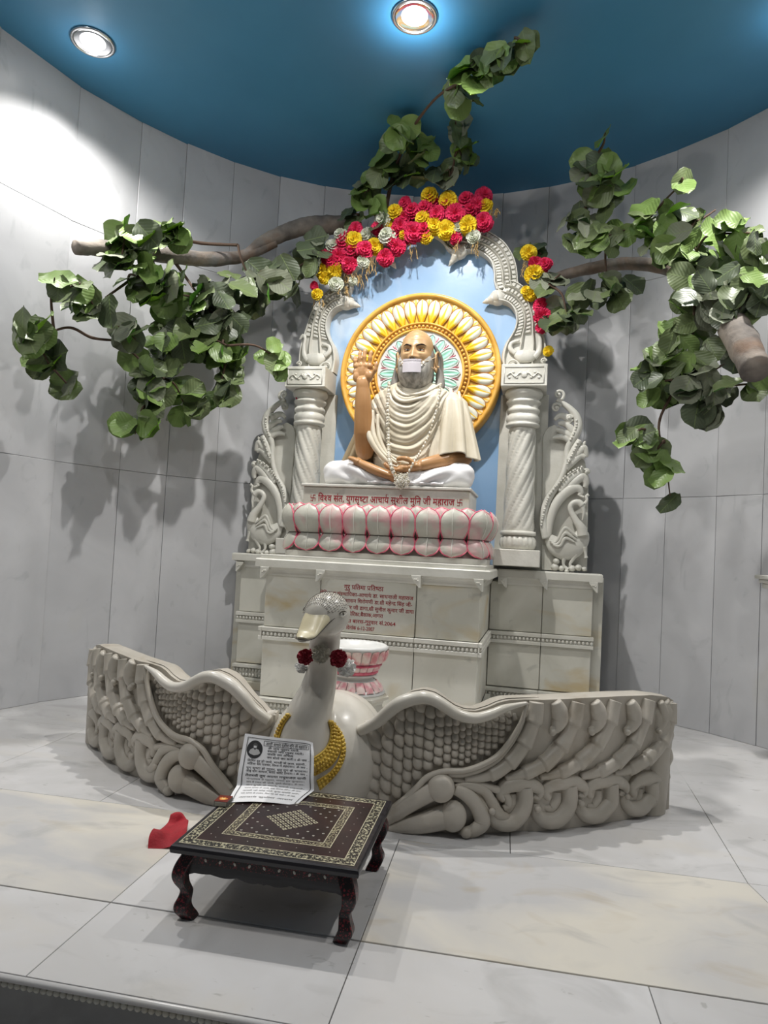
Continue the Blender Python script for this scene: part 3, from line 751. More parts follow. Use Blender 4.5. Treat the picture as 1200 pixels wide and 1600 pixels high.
def ring_pt(s, off):
    "point and outward normal on the rounded outline, s in metres from the front middle, off outward"
    global _ring
    pts = _ring; d = s % _ringL
    i = int(np.searchsorted(_ringD, d, side='right')-1) % len(pts); t = (d-_ringD[i])/max(1e-9, _ringD[i+1]-_ringD[i])
    a = Vector(pts[i]); b = Vector(pts[(i+1) % len(pts)]); p = a+(b-a)*t
    na, nb = _ringN[i], _ringN[(i+1) % len(pts)]; n = (na+(nb-na)*t).normalized()
    return p+n*off, n
_ring = rrect(HX, HY, .14, 12); _c0 = Vector((-(HX-.14)+0, -HY))
_cen = Vector(((LX0+LX1)/2, (LY0+LY1)/2)); _mid = [Vector(p) for p in _ring]
_ringN = []
for i in range(len(_mid)):
    e = (_mid[(i+1) % len(_mid)]-_mid[i-1]).normalized(); _ringN.append(Vector((e.y, -e.x)))
_ringD = [0]
for i in range(len(_mid)): _ringD.append(_ringD[-1]+(_mid[(i+1) % len(_mid)]-_mid[i]).length)
_ringL = _ringD[-1]
S0 = _ringD[-1]-(HX-.14)-0.0                   # arc position of the front middle (outline starts at the front right corner)
def petal(s, w, zprof, name, drop=False, rim=True):
    "petal centred at arc s; zprof(v) -> (offset, z); outline pointed or rounded; a pink rim runs round it"
    m = MB(); nu, nv = 9, 9; P = []
    def width(v): return (w/2)*((1-(v**5.5)*.999)**.5)*(.84+.22*sin(PI*min(1, v*1.0)))
    def pt(u, v, lift=0):
        o, z = zprof(v); p, n = ring_pt(s+u*width(v), o+lift+.022*(1-u*u)*(1-.5*v)); return (p.x, p.y, z)
    P = [[pt(-1+2*i/(nu-1), j/(nv-1)) for j in range(nv)] for i in range(nu)]
    m.grid(P); m.cur = 0
    back = [[pt(-1+2*i/(nu-1), j/(nv-1), -.02) for j in range(nv)] for i in range(nu)]
    m.grid(back)
    o = m.build(name, M_LPET, lot, smooth=True)
    rm = MB(); path = [pt(-1, j/10) for j in range(0, 11)]+[pt(1, 1-j/10) for j in range(1, 11)]
    rm.tube(path, .0042, 6); rm.tube([pt(0, j/8, .002) for j in range(1, 8)], .0022, 5) if 0 else None
    r = rm.build('pink_rim', M_PINKR, o, smooth=True)
    rb = MB(); rb.tube([pt(0, .05+.85*j/8, .0015) for j in range(9)], [.004-.0003*j for j in range(9)], 6); rb.build('midrib', M_CARVE, o, smooth=True)
M_PINKR = noisy(mat('pink_rim_paint', (.75, .1, .2), .45), (.62, .07, .15), (.80, .22, .28), 30)
NP = 22; st = _ringL/NP
for k in range(-7, 8):
    petal(S0+(k+.0)*st, st*.98, lambda v: (.012+.045*sin(PI*min(1, v*.85)), lerp(1.095, 1.262, v)), 'upper_petal')
    petal(S0+(k+.0)*st, st*.95, lambda v: (.0+.045*v+.014*sin(PI*v), lerp(1.094, .990, v)), 'lower_petal')
for k in range(-7, 8): petal(S0+(k+.5)*st, st*.8, lambda v: (.005+.02*sin(PI*v), lerp(1.15, 1.268, v)), 'rear_petal')
# name plinth on the lotus
plinth = thing('name_plinth', 'white marble slab with one line of red lettering under the seated statue', 'plinth', (-.9, 4.1, 1.26))
NX0, NX1 = -1.395, -.398
m = MB(); m.box(NX0, NX1, 3.90, 4.34, 1.245, 1.372, .003); pb = m.build('plinth_block', M_PED, plinth)
m = MB(); m.box(NX0-.012, NX1+.010, 3.888, 4.35, 1.372, 1.388, .003); m.build('plinth_lip', M_CARVE, plinth)
V_ = dv('@ विश~व संत, युगसृष~टा आचाय^ सुशील मुनि जी महाराज @')
lettering([put_line(V_, NX0+.045, 1.285, NX1-.035, .056)], 'red_lettering', pb, M_RED, lambda u, v, d: (u, 3.90-d, v))
# ------------------------------------------------------------------ halo disc behind the head
HC = (-.836, 4.50, 2.212); HR = .548
M_GOLD = noisy(mat('gold_paint', (.8, .45, .08), .32), (.62, .30, .04), (.82, .50, .11), 6)
M_GOLDD = noisy(mat('dark_gold_paint', (.35, .18, .03), .4), (.30, .15, .02), (.52, .30, .06), 9)
M_YEL = mat('yellow_paint', (.86, .50, .01), .35)
M_WHT = noisy(mat('white_paint', (.8, .8, .78), .35), (.60, .60, .58), (.72, .72, .70), 5)
M_GRN = noisy(mat('mint_paint', (.35, .72, .58), .35), (.26, .66, .50), (.45, .78, .64), 8)
def petal_mat(name, c_base, c_tip, vein, r0, r1):
    m = mat(name, c_tip, .32); nt = m.node_tree; N = nt.nodes; L = nt.links
    tc = N.new('ShaderNodeTexCoord'); sp = N.new('ShaderNodeSeparateXYZ'); L.new(tc.outputs['Object'], sp.inputs[0])
    a = N.new('ShaderNodeMapRange'); a.inputs[1].default_value = r0; a.inputs[2].default_value = r1; L.new(sp.outputs[2], a.inputs[0])
    ab = N.new('ShaderNodeMath'); ab.operation = 'ABSOLUTE'; L.new(sp.outputs[0], ab.inputs[0])
    b = N.new('ShaderNodeMapRange'); b.inputs[1].default_value = .001; b.inputs[2].default_value = .011; L.new(ab.outputs[0], b.inputs[0])
    mu = N.new('ShaderNodeMath'); mu.operation = 'MULTIPLY'; L.new(a.outputs[0], mu.inputs[0]); L.new(b.outputs[0], mu.inputs[1])
    ad = N.new('ShaderNodeMath'); ad.operation = 'MULTIPLY_ADD'; L.new(a.outputs[0], ad.inputs[0]); ad.inputs[1].default_value = .35; L.new(mu.outputs[0], ad.inputs[2])
    r = N.new('ShaderNodeValToRGB'); e = r.color_ramp.elements; e[0].color = (*c_base, 1); e[1].color = (*c_tip, 1); e[0].position = .12; e[1].position = .72
    x = r.color_ramp.elements.new(.42); x.color = (*vein, 1)
    L.new(ad.outputs[0], r.inputs[0]); L.new(r.outputs[0], N['Principled BSDF'].inputs['Base Color']); return m
halo = thing('halo_disc', 'round gold halo with yellow and white petals and mint rosette behind the head', 'halo', HC)
m = MB()
def disc(prof, m, n=96):
    "prof [(r, y)...] turned about the halo's axis"
    m.grid([[(HC[0]+r*sin(2*PI*k/n), y, HC[2]+r*cos(2*PI*k/n)) for k in range(n)] for r, y in prof], cv=True)
yb = 4.50
disc([(HR, 4.60), (HR, yb-.012), (HR-.006, yb-.022), (HR-.016, yb-.026), (HR-.028, yb-.020), (HR-.034, yb-.004), (HR-.036, yb+.01)], m); m.build('outer_rim', M_GOLD, halo, smooth=True)
M_YGR = noisy(mat('petal_ground_paint', (.8, .5, .08), .35), (.74, .38, .02), (.88, .55, .08), 5)
m = MB(); disc([(HR-.034, yb), (.335, yb+.006)], m); m.build('petal_ground', M_YGR, halo, smooth=True)
m = MB(); disc([(.350, yb+.008), (.348, yb-.012), (.342, yb-.016), (.336, yb-.010), (.334, yb+.002)], m); disc([(.308, yb+.002), (.306, yb-.012), (.299, yb-.017), (.292, yb-.010), (.290, yb+.004)], m); 
m.build('bead_border', M_GOLD, halo, smooth=True)
m = MB(); disc([(.336, yb+.002), (.306, yb+.002)], m); m.build('bead_channel', M_GOLDD, halo)
m = MB()
for k in range(72):
    a = 2*PI*(k+.5)/72; m.ball((HC[0]+.321*sin(a), yb-.006, HC[2]+.321*cos(a)), (.0105, .011, .0105), 8, 6)
tag(m.build('bead_ring', M_GOLD, halo, smooth=True), kind='stuff')
m = MB(); disc([(.292, yb+.002), (.02, yb+.006), (.001, yb+.006)], m); m.build('rosette_ground', M_WHT, halo)
def radial(n, maker, name, mt, a0=0, only=None):
    first = None
    for k in range(n):
        if only and not only(k): continue
        if first is None:
            mb = maker(); o = mb.build(name, mt, halo, smooth=True, raw=True); first = o
        else: o = dup(first, halo)
        o.location = (0, 0, 0); o.rotation_euler = (0, 2*PI*k/n+a0, 0)
def blade(r0, r1, w, y, h, cup, k0=.35):
    def f():
        m = MB(); nu, nv = 9, 12; P = []
        for i in range(nu):
            u = -1+2*i/(nu-1); row = []
            for j in range(nv):
                v = j/(nv-1); ww = w*(k0+(1-k0)*sin(min(1, v*1.25)*PI/2))*(max(0, 1-v**5))**.5
                z = lerp(r0, r1, v); x = u*ww
                row.append((x, y-h*(1-abs(u)**2.5)*(.5+.5*sin(PI*v))+cup*(1-abs(u))**2*sin(PI*v), z))
            P.append(row)
        m.grid(P); return m
    return f
def rimtube(r0, r1, w, y, rr, k0=.35):
    def f():
        m = MB(); pts = []
        for s in (-1, 1):
            col = []
            for j in range(12):
                v = j/11; ww = w*(k0+(1-k0)*sin(min(1, v*1.25)*PI/2))*(max(0, 1-v**5))**.5
                col.append((s*ww, y, lerp(r0, r1, v)))
            pts += col if s < 0 else col[::-1][1:]
        m.tube(pts, rr, 6); return m
    return f
NPH = 34
M_HP = petal_mat('halo_petal_paint', (.78, .42, .0), (.68, .68, .58), (.80, .54, .01), .35, .48)
radial(NPH, blade(.344, .505, .0435, -.004, .018, .010, .28), 'halo_petal', M_HP)
M_BRN = mat('brown_line_paint', (.40, .16, .02), .5)
radial(NPH, rimtube(.344, .507, .0445, -.006, .0020, .28), 'petal_outline', M_BRN)
M_HPB = petal_mat('halo_rear_petal_paint', (.78, .45, .02), (.85, .66, .35), (.80, .50, .04), .44, .50)
radial(NPH, blade(.46, .513, .022, -.001, .006, .003), 'rear_petal', M_HPB, a0=PI/NPH)
M_GP = petal_mat('rosette_petal_paint', (.35, .72, .56), (.48, .66, .58), (.30, .66, .50), .12, .32)
radial(20, blade(.09, .272, .030, .000, .012, .014, .25), 'rosette_petal', M_GP)
radial(20, rimtube(.12, .277, .034, -.004, .0042, .25), 'white_outline', M_WHT)
def pinkline():
    m = MB(); m.tube([(0, .0, .15), (0, -.003, .21), (0, 0, .27)], [.006, .004, .002], 6); return m
radial(20, pinkline, 'pink_line', M_PINKR, a0=PI/20)
# ------------------------------------------------------------------ seated statue
sx = -.80; TY = 4.19
st_ = thing('guru_statue', 'painted statue of a bald bearded person in cream robes, cross-legged, one palm raised', 'statue', (-.83, 4.1, 1.388))
M_SKIN = noisy(mat('painted_skin', (.5, .28, .13), .36), (.34, .165, .06), (.48, .26, .11), 5, lo=.3, hi=.7)
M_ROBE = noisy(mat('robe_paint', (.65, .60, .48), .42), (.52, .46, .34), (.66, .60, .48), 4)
M_ROBEB = noisy(mat('robe_brown_paint', (.5, .38, .22), .45), (.42, .32, .19), (.58, .47, .30), 6)  # browner robe colour for the sleeve behind the raised arm
M_TROU = noisy(mat('white_cloth_paint', (.74, .73, .73), .38), (.66, .65, .65), (.78, .77, .77), 4)
M_HAIR = noisy(mat('grey_hair_paint', (.2, .18, .16), .5), (.13, .12, .11), (.30, .28, .25), 10, stretch=(3, 3, .6))
M_BEARD = noisy(mat('grey_beard_paint', (.33, .31, .28), .5), (.23, .22, .195), (.48, .455, .41), 14, stretch=(3, 3, .5))
M_DARK = mat('dark_brown_paint', (.035, .02, .012), .4)
M_EYE = mat('eye_white_paint', (.36, .29, .23), .3)
M_MASK = mat('mask_cloth', (.66, .62, .66), .55)
M_CORD = mat('mask_cord', (.55, .42, .26), .6)
M_SILVER = noisy(mat('silver_white_bead', (.6, .58, .5), .28), (.42, .38, .28), (.80, .78, .70), 60, lo=.4, hi=.6, metal=0) if 0 else noisy(mat('silver_white_bead', (.6, .58, .5), .28), (.40, .35, .24), (.82, .79, .70), 60, lo=.4, hi=.6)
HCN = Vector((-.788, 4.135, 2.222))            # middle of the head
def G(x, z, cx, cz, sxx, szz): return math.exp(-((x-cx)/sxx)**2-((z-cz)/szz)**2)
def head_front(x, z):
    "how far a face point stands out (metres) from the egg of the skull"
    ax = abs(x); d = 0
    d += .007*G(ax, z, .036, .040, .030, .011)                 # brow
    d -= .017*G(ax, z, .040, .014, .024, .016)                 # socket
    d += .006*G(ax, z, .041, -.012, .026, .008)                # bag under the eye
    nz = max(0, min(1, (.03-z)/.072)) if z > -.050 else max(0, 1-(-.050-z)/.012)
    d += (.012+.042*nz**1.2)*math.exp(-(ax/(.012+.008*nz))**2)*(1 if z < .03 else max(0, 1-(z-.03)/.02))  # bridge and tip
    d += .016*G(ax, z, .021, -.042, .010, .012)                # nostril wing
    d += .011*G(ax, z, .058, -.030, .026, .026)                # cheek
    d -= .006*G(ax, z, .046, -.060, .010, .018)
    d += .002*sin(z*260)*G(x, z, 0, .095, .055, .030)          # forehead lines
    d += .004*G(x, z, 0, .06, .05, .03)
    return d
def head_mesh():
    m = MB(); P = []; nt, nphi = 140, 90
    for j in range(nphi+1):
        ph = -PI/2+PI*j/nphi; row = []
        for i in range(nt):
            th = 2*PI*i/nt
            cx = sin(th)*cos(ph); cy = cos(th)*cos(ph); cz = sin(ph)
            a, b, c = .100, .118, .163
            k = 1-.16*sm(0, -1, cz)
            rnd = 1+.10*sm(.0, .75, cz)*sm(1.0, .8, cz); x = a*cx*k*rnd; z = c*cz
            y = -b*cy*(k if cy < 0 else 1)
            if cy < 0: y = b*(-cy)*1.02; x *= 1.03
            f = sm(.05, .5, cy)
            if cy > 0: y = -b*cy*(.97-.10*sm(0, 1, -cz))*(1+.5*(rnd-1)) - head_front(x, z)*f
            row.append((HCN.x+x, HCN.y+y, HCN.z+z))
        P.append(row)
    m.grid(P, cv=True)
    return m
bodym = head_mesh()
def limb(pts, rr, n=16, k=6, flat=1):
    C = crv(pts, k); R = list(np.interp(np.linspace(0, 1, len(C)), np.linspace(0, 1, len(rr)), rr))
    bodym.tube(C, R, n, flat=flat)
    bodym.ball(C[0], R[0], n, 8); bodym.ball(C[-1], R[-1], n, 8)
limb([(-.795, 4.19, 1.93), (-.79, 4.16, 2.02), (-.788, 4.15, 2.12)], [.085, .066, .062])      # neck
for s in (-1, 1):                              # ears
    ex_ = HCN.x+s*.108; c = Vector((ex_, HCN.y+.022, HCN.z-.030))
    bodym.ball(c, (.010, .032, .054), 14, 10, Matrix.Rotation(s*rad(-50), 3, 'Z'))
    pts = []
    for k in range(15):
        a = rad(-60+k*20); pts.append((c.x+s*(.010+.020*(1+sin(a+PI))*.5*1.1), c.y-.006+.022*sin(a+PI), c.z+.010+.048*cos(a)))
    bodym.tube(pts, .0065, 8)
    bodym.ball((c.x+s*.012, c.y-.008, c.z-.054), (.011, .014, .019), 10, 8)
# raised right arm (viewer's left)
limb([(-1.00, 4.20, 1.92), (-1.055, 4.14, 1.74), (-1.07, 4.06, 1.625)], [.065, .062, .058])
limb([(-1.07, 4.06, 1.615), (-1.072, 4.02, 1.72), (-1.078, 3.995, 1.88), (-1.083, 3.985, 1.985), (-1.084, 3.985, 2.02)], [.058, .061, .052, .042, .041], flat=1)
# palm facing the front
pc = Vector((-1.086, 3.985, 2.085))
for (dx, dz, r) in ((-.035, -.035, .030), (.0, -.045, .033), (.03, -.035, .034), (-.04, .0, .026), (-.012, .0, .026), (.018, .0, .028), (.040, -.015, .028), (-.042, .035, .022), (-.015, .037, .022), (.014, .037, .022), (.038, .034, .022)):
    bodym.ball(pc+Vector((dx, 0, dz)), (r, .021, r), 12, 8)
bodym.ball(pc+Vector((-.004, 0, .004)), (.056, .0205, .062), 20, 14)
bodym.ball(pc+Vector((.040, -.012, -.026)), (.026, .020, .034), 12, 8)       # thenar mound
bodym.ball(pc+Vector((-.040, -.010, -.030)), (.020, .016, .034), 12, 8)
def finger(p, r, n=10, k=5):
    C = crv(p, k); m = len(C); R = [r*(1-.22*i/(m-1))*(1+.09*sin(i/(m-1)*PI*5+1.2)) for i in range(m)]
    bodym.tube(C, R, n); bodym.ball(C[-1], R[-1], n, 8); bodym.ball(C[0], R[0], n, 6)
for (x0, x1, z1, r) in ((-.052, -.056, .094, .0132), (-.0245, -.027, .126, .0142), (.0040, .003, .137, .0146), (.036, .043, .127, .0142)):
    finger([pc+Vector((x0, 0, .035)), pc+Vector((lerp(x0, x1, .45), -.004, lerp(.035, z1, .45))), pc+Vector((lerp(x0, x1, .75), -.003, lerp(.035, z1, .75))), pc+Vector((x1, .004, z1))], r)
finger([pc+Vector((.050, -.010, -.032)), pc+Vector((.074, -.016, .0)), pc+Vector((.082, -.018, .028)), pc+Vector((.084, -.014, .052))], .0148)
# left arm (viewer's right) resting in the lap
limb([(-.555, 4.19, 1.93), (-.49, 4.17, 1.75), (-.468, 4.13, 1.605)], [.065, .062, .058])
limb([(-.468, 4.12, 1.595), (-.54, 4.05, 1.570), (-.62, 3.975, 1.540), (-.685, 3.935, 1.520)], [.056, .055, .044, .036])
for (x, z, r) in ((-.715, 1.508, .036), (-.745, 1.500, .038), (-.775, 1.496, .037), (-.80, 1.494, .034)): bodym.ball((x, 3.925, z), (r, .042, .026), 14, 8)
for (y0, dz, L, r) in ((3.895, -.006, .095, .0125), (3.915, -.002, .108, .013), (3.938, .004, .110, .013), (3.960, .010, .095, .012)):
    finger([(-.80, y0, 1.492+dz), (-.80-L*.45, y0, 1.488+dz), (-.80-L*.8, y0+.004, 1.500+dz), (-.80-L, y0+.008, 1.520+dz)], r)
finger([(-.725, 3.905, 1.520), (-.765, 3.895, 1.545), (-.80, 3.898, 1.552), (-.825, 3.905, 1.546)], .0165)
# the other hand's wrist goes under; foot of the crossed leg
limb([(-.845, 3.90, 1.440), (-.93, 3.905, 1.468), (-1.01, 3.915, 1.500), (-1.075, 3.93, 1.528)], [.030, .036, .034, .028], flat=.8)
for k, (dx, dy, dz, r) in enumerate(((0, -.018, .0, .0155), (.0, .002, .006, .0125), (.004, .018, .008, .0115), (.010, .032, .008, .0105), (.018, .044, .006, .010))):
    finger([(-1.07+dx, 3.925+dy, 1.528+dz), (-1.10+dx, 3.927+dy, 1.540+dz), (-1.122+dx, 3.93+dy, 1.548+dz)], r, k=3)
rb = remesh(bodym, .0038, 2)
M_FACE = noisy(mat('painted_face', (.66, .44, .24), .38), (.42, .25, .115), (.55, .35, .18), 7)
for i, f in enumerate(rb.f):
    v = rb.v[f[0]]
    if v[2] > 2.06 and v[0] > -.95: rb.m[i] = 1
body = rb.build('body', [M_SKIN, M_FACE], st_, smooth=True)
# eyes, brows, moustache
def face_y(x, z, lift=0):
    "y of the face surface at offset (x, z) from the head's middle"
    b = .118; c = .163; cz = max(-1, min(1, z/c)); k = 1-.16*sm(0, -1, cz)
    rr = math.sqrt(max(0, 1-cz*cz)); cx = max(-1, min(1, x/(.100*k))) ; cy = math.sqrt(max(0, rr*rr-cx*cx))
    return HCN.y-b*cy*(.97-.10*sm(0, 1, -cz))-head_front(x, z)*sm(.05, .5, cy)-lift
for s in (-1, 1):
    c = Vector((HCN.x+s*.040, face_y(s*.040, .014)+.0035, HCN.z+.012))
    m = MB(); m.ball(c, (.0205, .016, .014), 16, 10); e = m.build('eye', M_EYE, st_, smooth=True)
    m = MB(); m.ball(c+Vector((0, -.0095, .0)), (.0092, .0066, .0100), 14, 8); m.build('iris', M_DARK, e, smooth=True)
    for up in (1, -1):
        m = MB(); m.tube([(c.x+dx, c.y-.0125+abs(dx)*.28, c.z+up*(.0085*(1-(dx/.024)**2))+(.001 if up > 0 else -.0005)) for dx in (-.023, -.016, -.008, 0, .008, .016, .023)], [.002, .0035, .0042, .0045, .0042, .0035, .002] if up > 0 else [.002, .0028, .0032, .0034, .0032, .0028, .002], 8)
        m.build('eyelid', M_SKIN, e, smooth=True)
    m = MB(); m.tube([(c.x+dx, c.y-.014+abs(dx)*.28, c.z+.0055-.006*(dx/.024)**2) for dx in (-.021, -.01, 0, .01, .021)], [.0012, .002, .002, .002, .0012], 6); m.build('lash_line', M_DARK, e, smooth=True)
    m = MB(); pts = []
    for k in range(9):
        t = k/8; x = s*lerp(.014, .072, t); z = .030+.017*sin(min(1, t*1.15)*PI*.62)-.006*t
        pts.append((HCN.x+x, face_y(x, z)+.001, HCN.z+z))
    m.tube(pts, [.004, .0085, .0098, .010, .0095, .008, .006, .004, .002], 8, flat=.5); m.build('eyebrow', M_HAIR if 0 else M_DARK, st_, smooth=True)
    m = MB(); m.ball((HCN.x+s*.012, face_y(s*.012, -.052)-.004, HCN.z-.053), (.007, .006, .0045), 8, 6); m.build('nostril', M_DARK, st_, smooth=True)
def strand(x, z, k, amp): return amp*(sin(k*math.atan2(x, .25+abs(z))*1.0+3*noise.noise(Vector((x*9, z*9, 0))))+.6*noise.noise(Vector((x*60, z*14, 3))))
# beard: wide grey mass below the cheeks ending in a rounded point
P = []
for j in range(61):
    v = j/60; z = lerp(-.035, -.242, v); hw = .104*(1-max(0, (v-.30)/.70)**2.4)**.5*(1 if v > .12 else .90+.10*v/.12)
    row = []
    for i in range(91):
        u = -1+2*i/90; x = u*hw*1.02+.0
        y = -.060-.090*math.sqrt(max(0, 1-abs(u)**2.2))*(.72+.55*sin(PI*min(1, v*.95+.1)))*(1-.55*v**4)
        y += .02*v - strand(x, z, 62, .0045)*(1-.6*abs(u))
        row.append((HCN.x+x, HCN.y+y+.010, HCN.z+z-.006*cos(u*30)*(v > .9)-.060*(1-u*u)*(1-v)**1.5+.02*u*u*(1-v)))
    P.append(row)
m = MB(); m.grid(P)
Pb = [[(p[0], HCN.y+.01, p[2]) for p in r] for r in P]
m.grid(Pb); m.grid([P[0], Pb[0]]); m.grid([[r[0] for r in P], [r[0] for r in Pb]]); m.grid([[r[-1] for r in P], [r[-1] for r in Pb]]); m.grid([P[-1], Pb[-1]])
m.build('beard', M_BEARD, st_, smooth=True)
m = MB()
for s in (-1, 1):
    for q in range(4):
        m.tube([(HCN.x+s*x, face_y(s*min(x, .08), z)-.004-.0025*q % .004, HCN.z+z-q*.003) for x, z in ((.004, -.062), (.024, -.060), (.044, -.066), (.058, -.080), (.066, -.10))], [.003, .007, .0075, .006, .003], 8)
m.build('moustache', M_BEARD, st_, smooth=True)
# long hair swept behind the ears to the shoulders
for s in (-1, 1):
    m = MB()
    for q in range(13):
        a = q/12
        pts = [(HCN.x+s*(.100+.010*a), HCN.y+.020+.075*a, HCN.z+.075-.02*a), (HCN.x+s*(.124+.006*a), HCN.y+.035+.075*a, HCN.z+.03), (HCN.x+s*(.130+.012*a), HCN.y+.05+.05*a, HCN.z-.04),
               (HCN.x+s*(.130+.024*sin(a*3)), HCN.y+.055+.04*a, HCN.z-.12), (HCN.x+s*(.128+.030*sin(a*3)), HCN.y+.045+.04*a, HCN.z-.185), (HCN.x+s*(.104+.01*a), HCN.y+.04+.04*a, HCN.z-.225)]
        m.tube(crv(pts, 5), [.010+.005*sin(PI*i/25) for i in range(26)], 8)
    m.build('hair', M_HAIR, st_, smooth=True)
m = MB(); m.ball(HCN+Vector((0, .022, -.012)), (.112, .112, .120), 32, 20); m.ball(HCN+Vector((0, .06, -.11)), (.105, .06, .12), 24, 14); m.build('hair', M_HAIR, st_, smooth=True)
# white cloth over the mouth with its two cords
P = []
for j in range(9):
    z = lerp(-.063, -.142, j/8); row = []
    for i in range(13):
        u = -1+2*i/12; x = u*.056
        row.append((HCN.x+x, HCN.y-.168+.020*u*u+.004*(j/8)+(.0015 if j == 1 else 0), HCN.z+z+.003*u*u))
    P.append(row)
m = MB(); m.grid(P); m.grid([[(p[0], p[1]+.004, p[2]) for p in r] for r in P])
mk = m.build('mouth_cover', M_MASK, st_, smooth=True)
m = MB(); m.tube([(p[0], p[1]-.001, p[2]) for p in P[1]], .0014, 5); m.build('cover_fold', M_MASK, mk, smooth=True)
for s in (-1, 1):
    for z0, z1 in ((-.068, -.005), (-.082, -.085)):
        m = MB(); m.tube(crv([(HCN.x+s*.056, HCN.y-.150, HCN.z+z0), (HCN.x+s*.088, HCN.y-.100, HCN.z+lerp(z0, z1, .3)-.010), (HCN.x+s*.110, HCN.y-.035, HCN.z+lerp(z0, z1, .7)), (HCN.x+s*.120, HCN.y+.01, HCN.z+z1)], 6), .0022, 6)
        m.build('cover_cord', M_CORD, st_, smooth=True)
# ---- robe
ZT = [1.395, 1.45, 1.55, 1.66, 1.78, 1.88, 1.95, 1.995, 2.03, 2.055]
RX = [.270, .262, .240, .236, .255, .272, .266, .232, .150, .085]
RY = [.205, .195, .178, .172, .176, .172, .158, .136, .105, .085]
def fold(x, z):
    "nested hanging folds slung from the right shoulder, tighter near the neck, each fold splitting and fading"
    dx = x-(sx+.0); k = 1.5+1.6*max(0, z-1.70)
    s = z-((.95*(math.sqrt(.0144+dx*dx)-.12)) if dx < 0 else (1.5*(math.sqrt(.0100+dx*dx)-.10)))*(.55+.9*sm(1.45, 1.95, z))-.06*noise.noise(Vector((x*2.6, z*1.6, 1.7)))-.05*noise.noise(Vector((x*6, z*4, 7)))
    p = s*2*PI/.066+1.8*noise.noise(Vector((x*3.5, z*3.5, 5)))
    f = 2*abs(sin(p/2))**.8-1; g = sin(p*2.03+1.2+2*noise.noise(Vector((x*5, z*5, 9))))
    amp = .55+.75*noise.noise(Vector((x*5+3, s*9, 4)))
    return .0135*max(.2, amp)*f*sm(2.06, 1.98, z)+.0022*g+.006*noise.noise(Vector((x*7, z*7, 2)))
P = []; nt = 220; nz = 190
for j in range(nz+1):
    z = lerp(1.392, 2.055, j/nz); rx, ry = interp(z, ZT, RX), interp(z, ZT, RY); row = []
    for i in range(nt):
        a = 2*PI*i/nt; cx, cy = sin(a), -cos(a)
        e = 2.4; den = (abs(cx)**e+abs(cy)**e)**(1/e); x = sx+rx*cx/den; y = TY+ry*cy/den
        f = fold(x, z)*sm(-.2, .45, -cy); r = 1+f/.2
        row.append((sx+(x-sx)*(1+f*.6/.2), TY+(y-TY)*r, z+.02*sm(1.98, 2.05, z)*abs(cx)))
    P.append(row)
m = MB(); m.grid(P, cv=True); m.build('robe', M_ROBE, st_, smooth=True)
def torso_y(x, z, lift=.0):
    rx, ry = interp(z, ZT, RX), interp(z, ZT, RY); u = min(.98, abs((x-sx)/rx)); return TY-ry*(1-u**2.4)**(1/2.4)-.014-lift
def bell(c0, c1, r0, r1, name, mt, pl, amp, ph=0, top=True, hem=.012, n=110, nz=60, skew=0):
    P = []
    for j in range(nz+1):
        v = j/nz; c = Vector(c0).lerp(Vector(c1), v); rx = lerp(r0[0], r1[0], v**.7)*(min(1, v*6+.12)**.5 if top else 1); ry = lerp(r0[1], r1[1], v**.7)*(min(1, v*6+.12)**.5 if top else 1)
        row = []
        for i in range(n):
            a = 2*PI*i/n
            f = 1+amp*v**.8*(abs(cos(a*pl/2+ph+skew*v))-.5)*(1+.4*sin(a*2.3))
            row.append((c.x+rx*f*sin(a), c.y-ry*f*cos(a), c.z+hem*v*sin(a*3+1)+(.0 if v < .98 else 0)))
        P.append(row)
    inner = [[(lerp(p[0], c1[0], .06), lerp(p[1], c1[1], .06), p[2]) for p in r] for r in P[::-1][:nz//2]]
    m = MB(); m.grid(P+inner, cv=True); return m.build(name, mt, st_, smooth=True)
bell((-.575, 4.185, 2.005), (-.525, 4.11, 1.585), (.085, .085), (.150, .135), 'sleeve', M_ROBE, 9, .30, .4, hem=.020, skew=1.0)
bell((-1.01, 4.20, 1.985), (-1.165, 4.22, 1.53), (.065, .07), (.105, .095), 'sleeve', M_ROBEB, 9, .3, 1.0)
# folds falling from the raised arm into the lap, and the heavy edge over the shoulder
for q, (a, b, c, d, r) in enumerate(((575, 574, 590, 612, .020), (582, 583, 597, 620, .017), (590, 592, 604, 626, .013))):
    pts = [X3(a, 636+q*6, 4.03), X3(b, 672+q*4, 4.00), X3(c, 704+q*2, 3.975), X3(d, 727-q*2, 3.95)]
    m = MB(); C = crv(pts, 7); m.tube(C, [r*(.5+.8*sin(PI*min(1, .15+.75*i/(len(C)-1)))) for i in range(len(C))], 10, flat=.8); m.build('robe_fold', M_ROBE, st_, smooth=True)
for q, (pts, r) in enumerate((([(700, 600), (708, 640), (700, 680), (688, 722)], .020), ([(714, 606), (719, 640), (710, 680), (700, 716)], .014), ([(690, 606), (697, 650), (688, 690), (676, 726)], .012),
                              ([(622, 604), (640, 617), (665, 612), (686, 594)], .014), ([(617, 600), (622, 610), (634, 618), (650, 618)], .013), ([(613, 604), (616, 618), (632, 628), (660, 622), (690, 606)], .013))):
    m = MB(); q3 = [X3(a, b, 4.05 if q < 3 else 4.04) for a, b in pts]; q3 = [(p[0], min(torso_y(p[0], min(p[2], 2.05), -.008), 4.13) if q > 2 else torso_y(min(p[0], -.56), p[2], -.0)+(.02 if q != 1 else .01), p[2]) for p in q3]
    C = crv(q3, 8); m.tube(C, [r*(.6+.4*sin(PI*i/(len(C)-1))) for i in range(len(C))], 10, flat=.8); m.build('robe_fold', M_ROBE, st_, smooth=True)
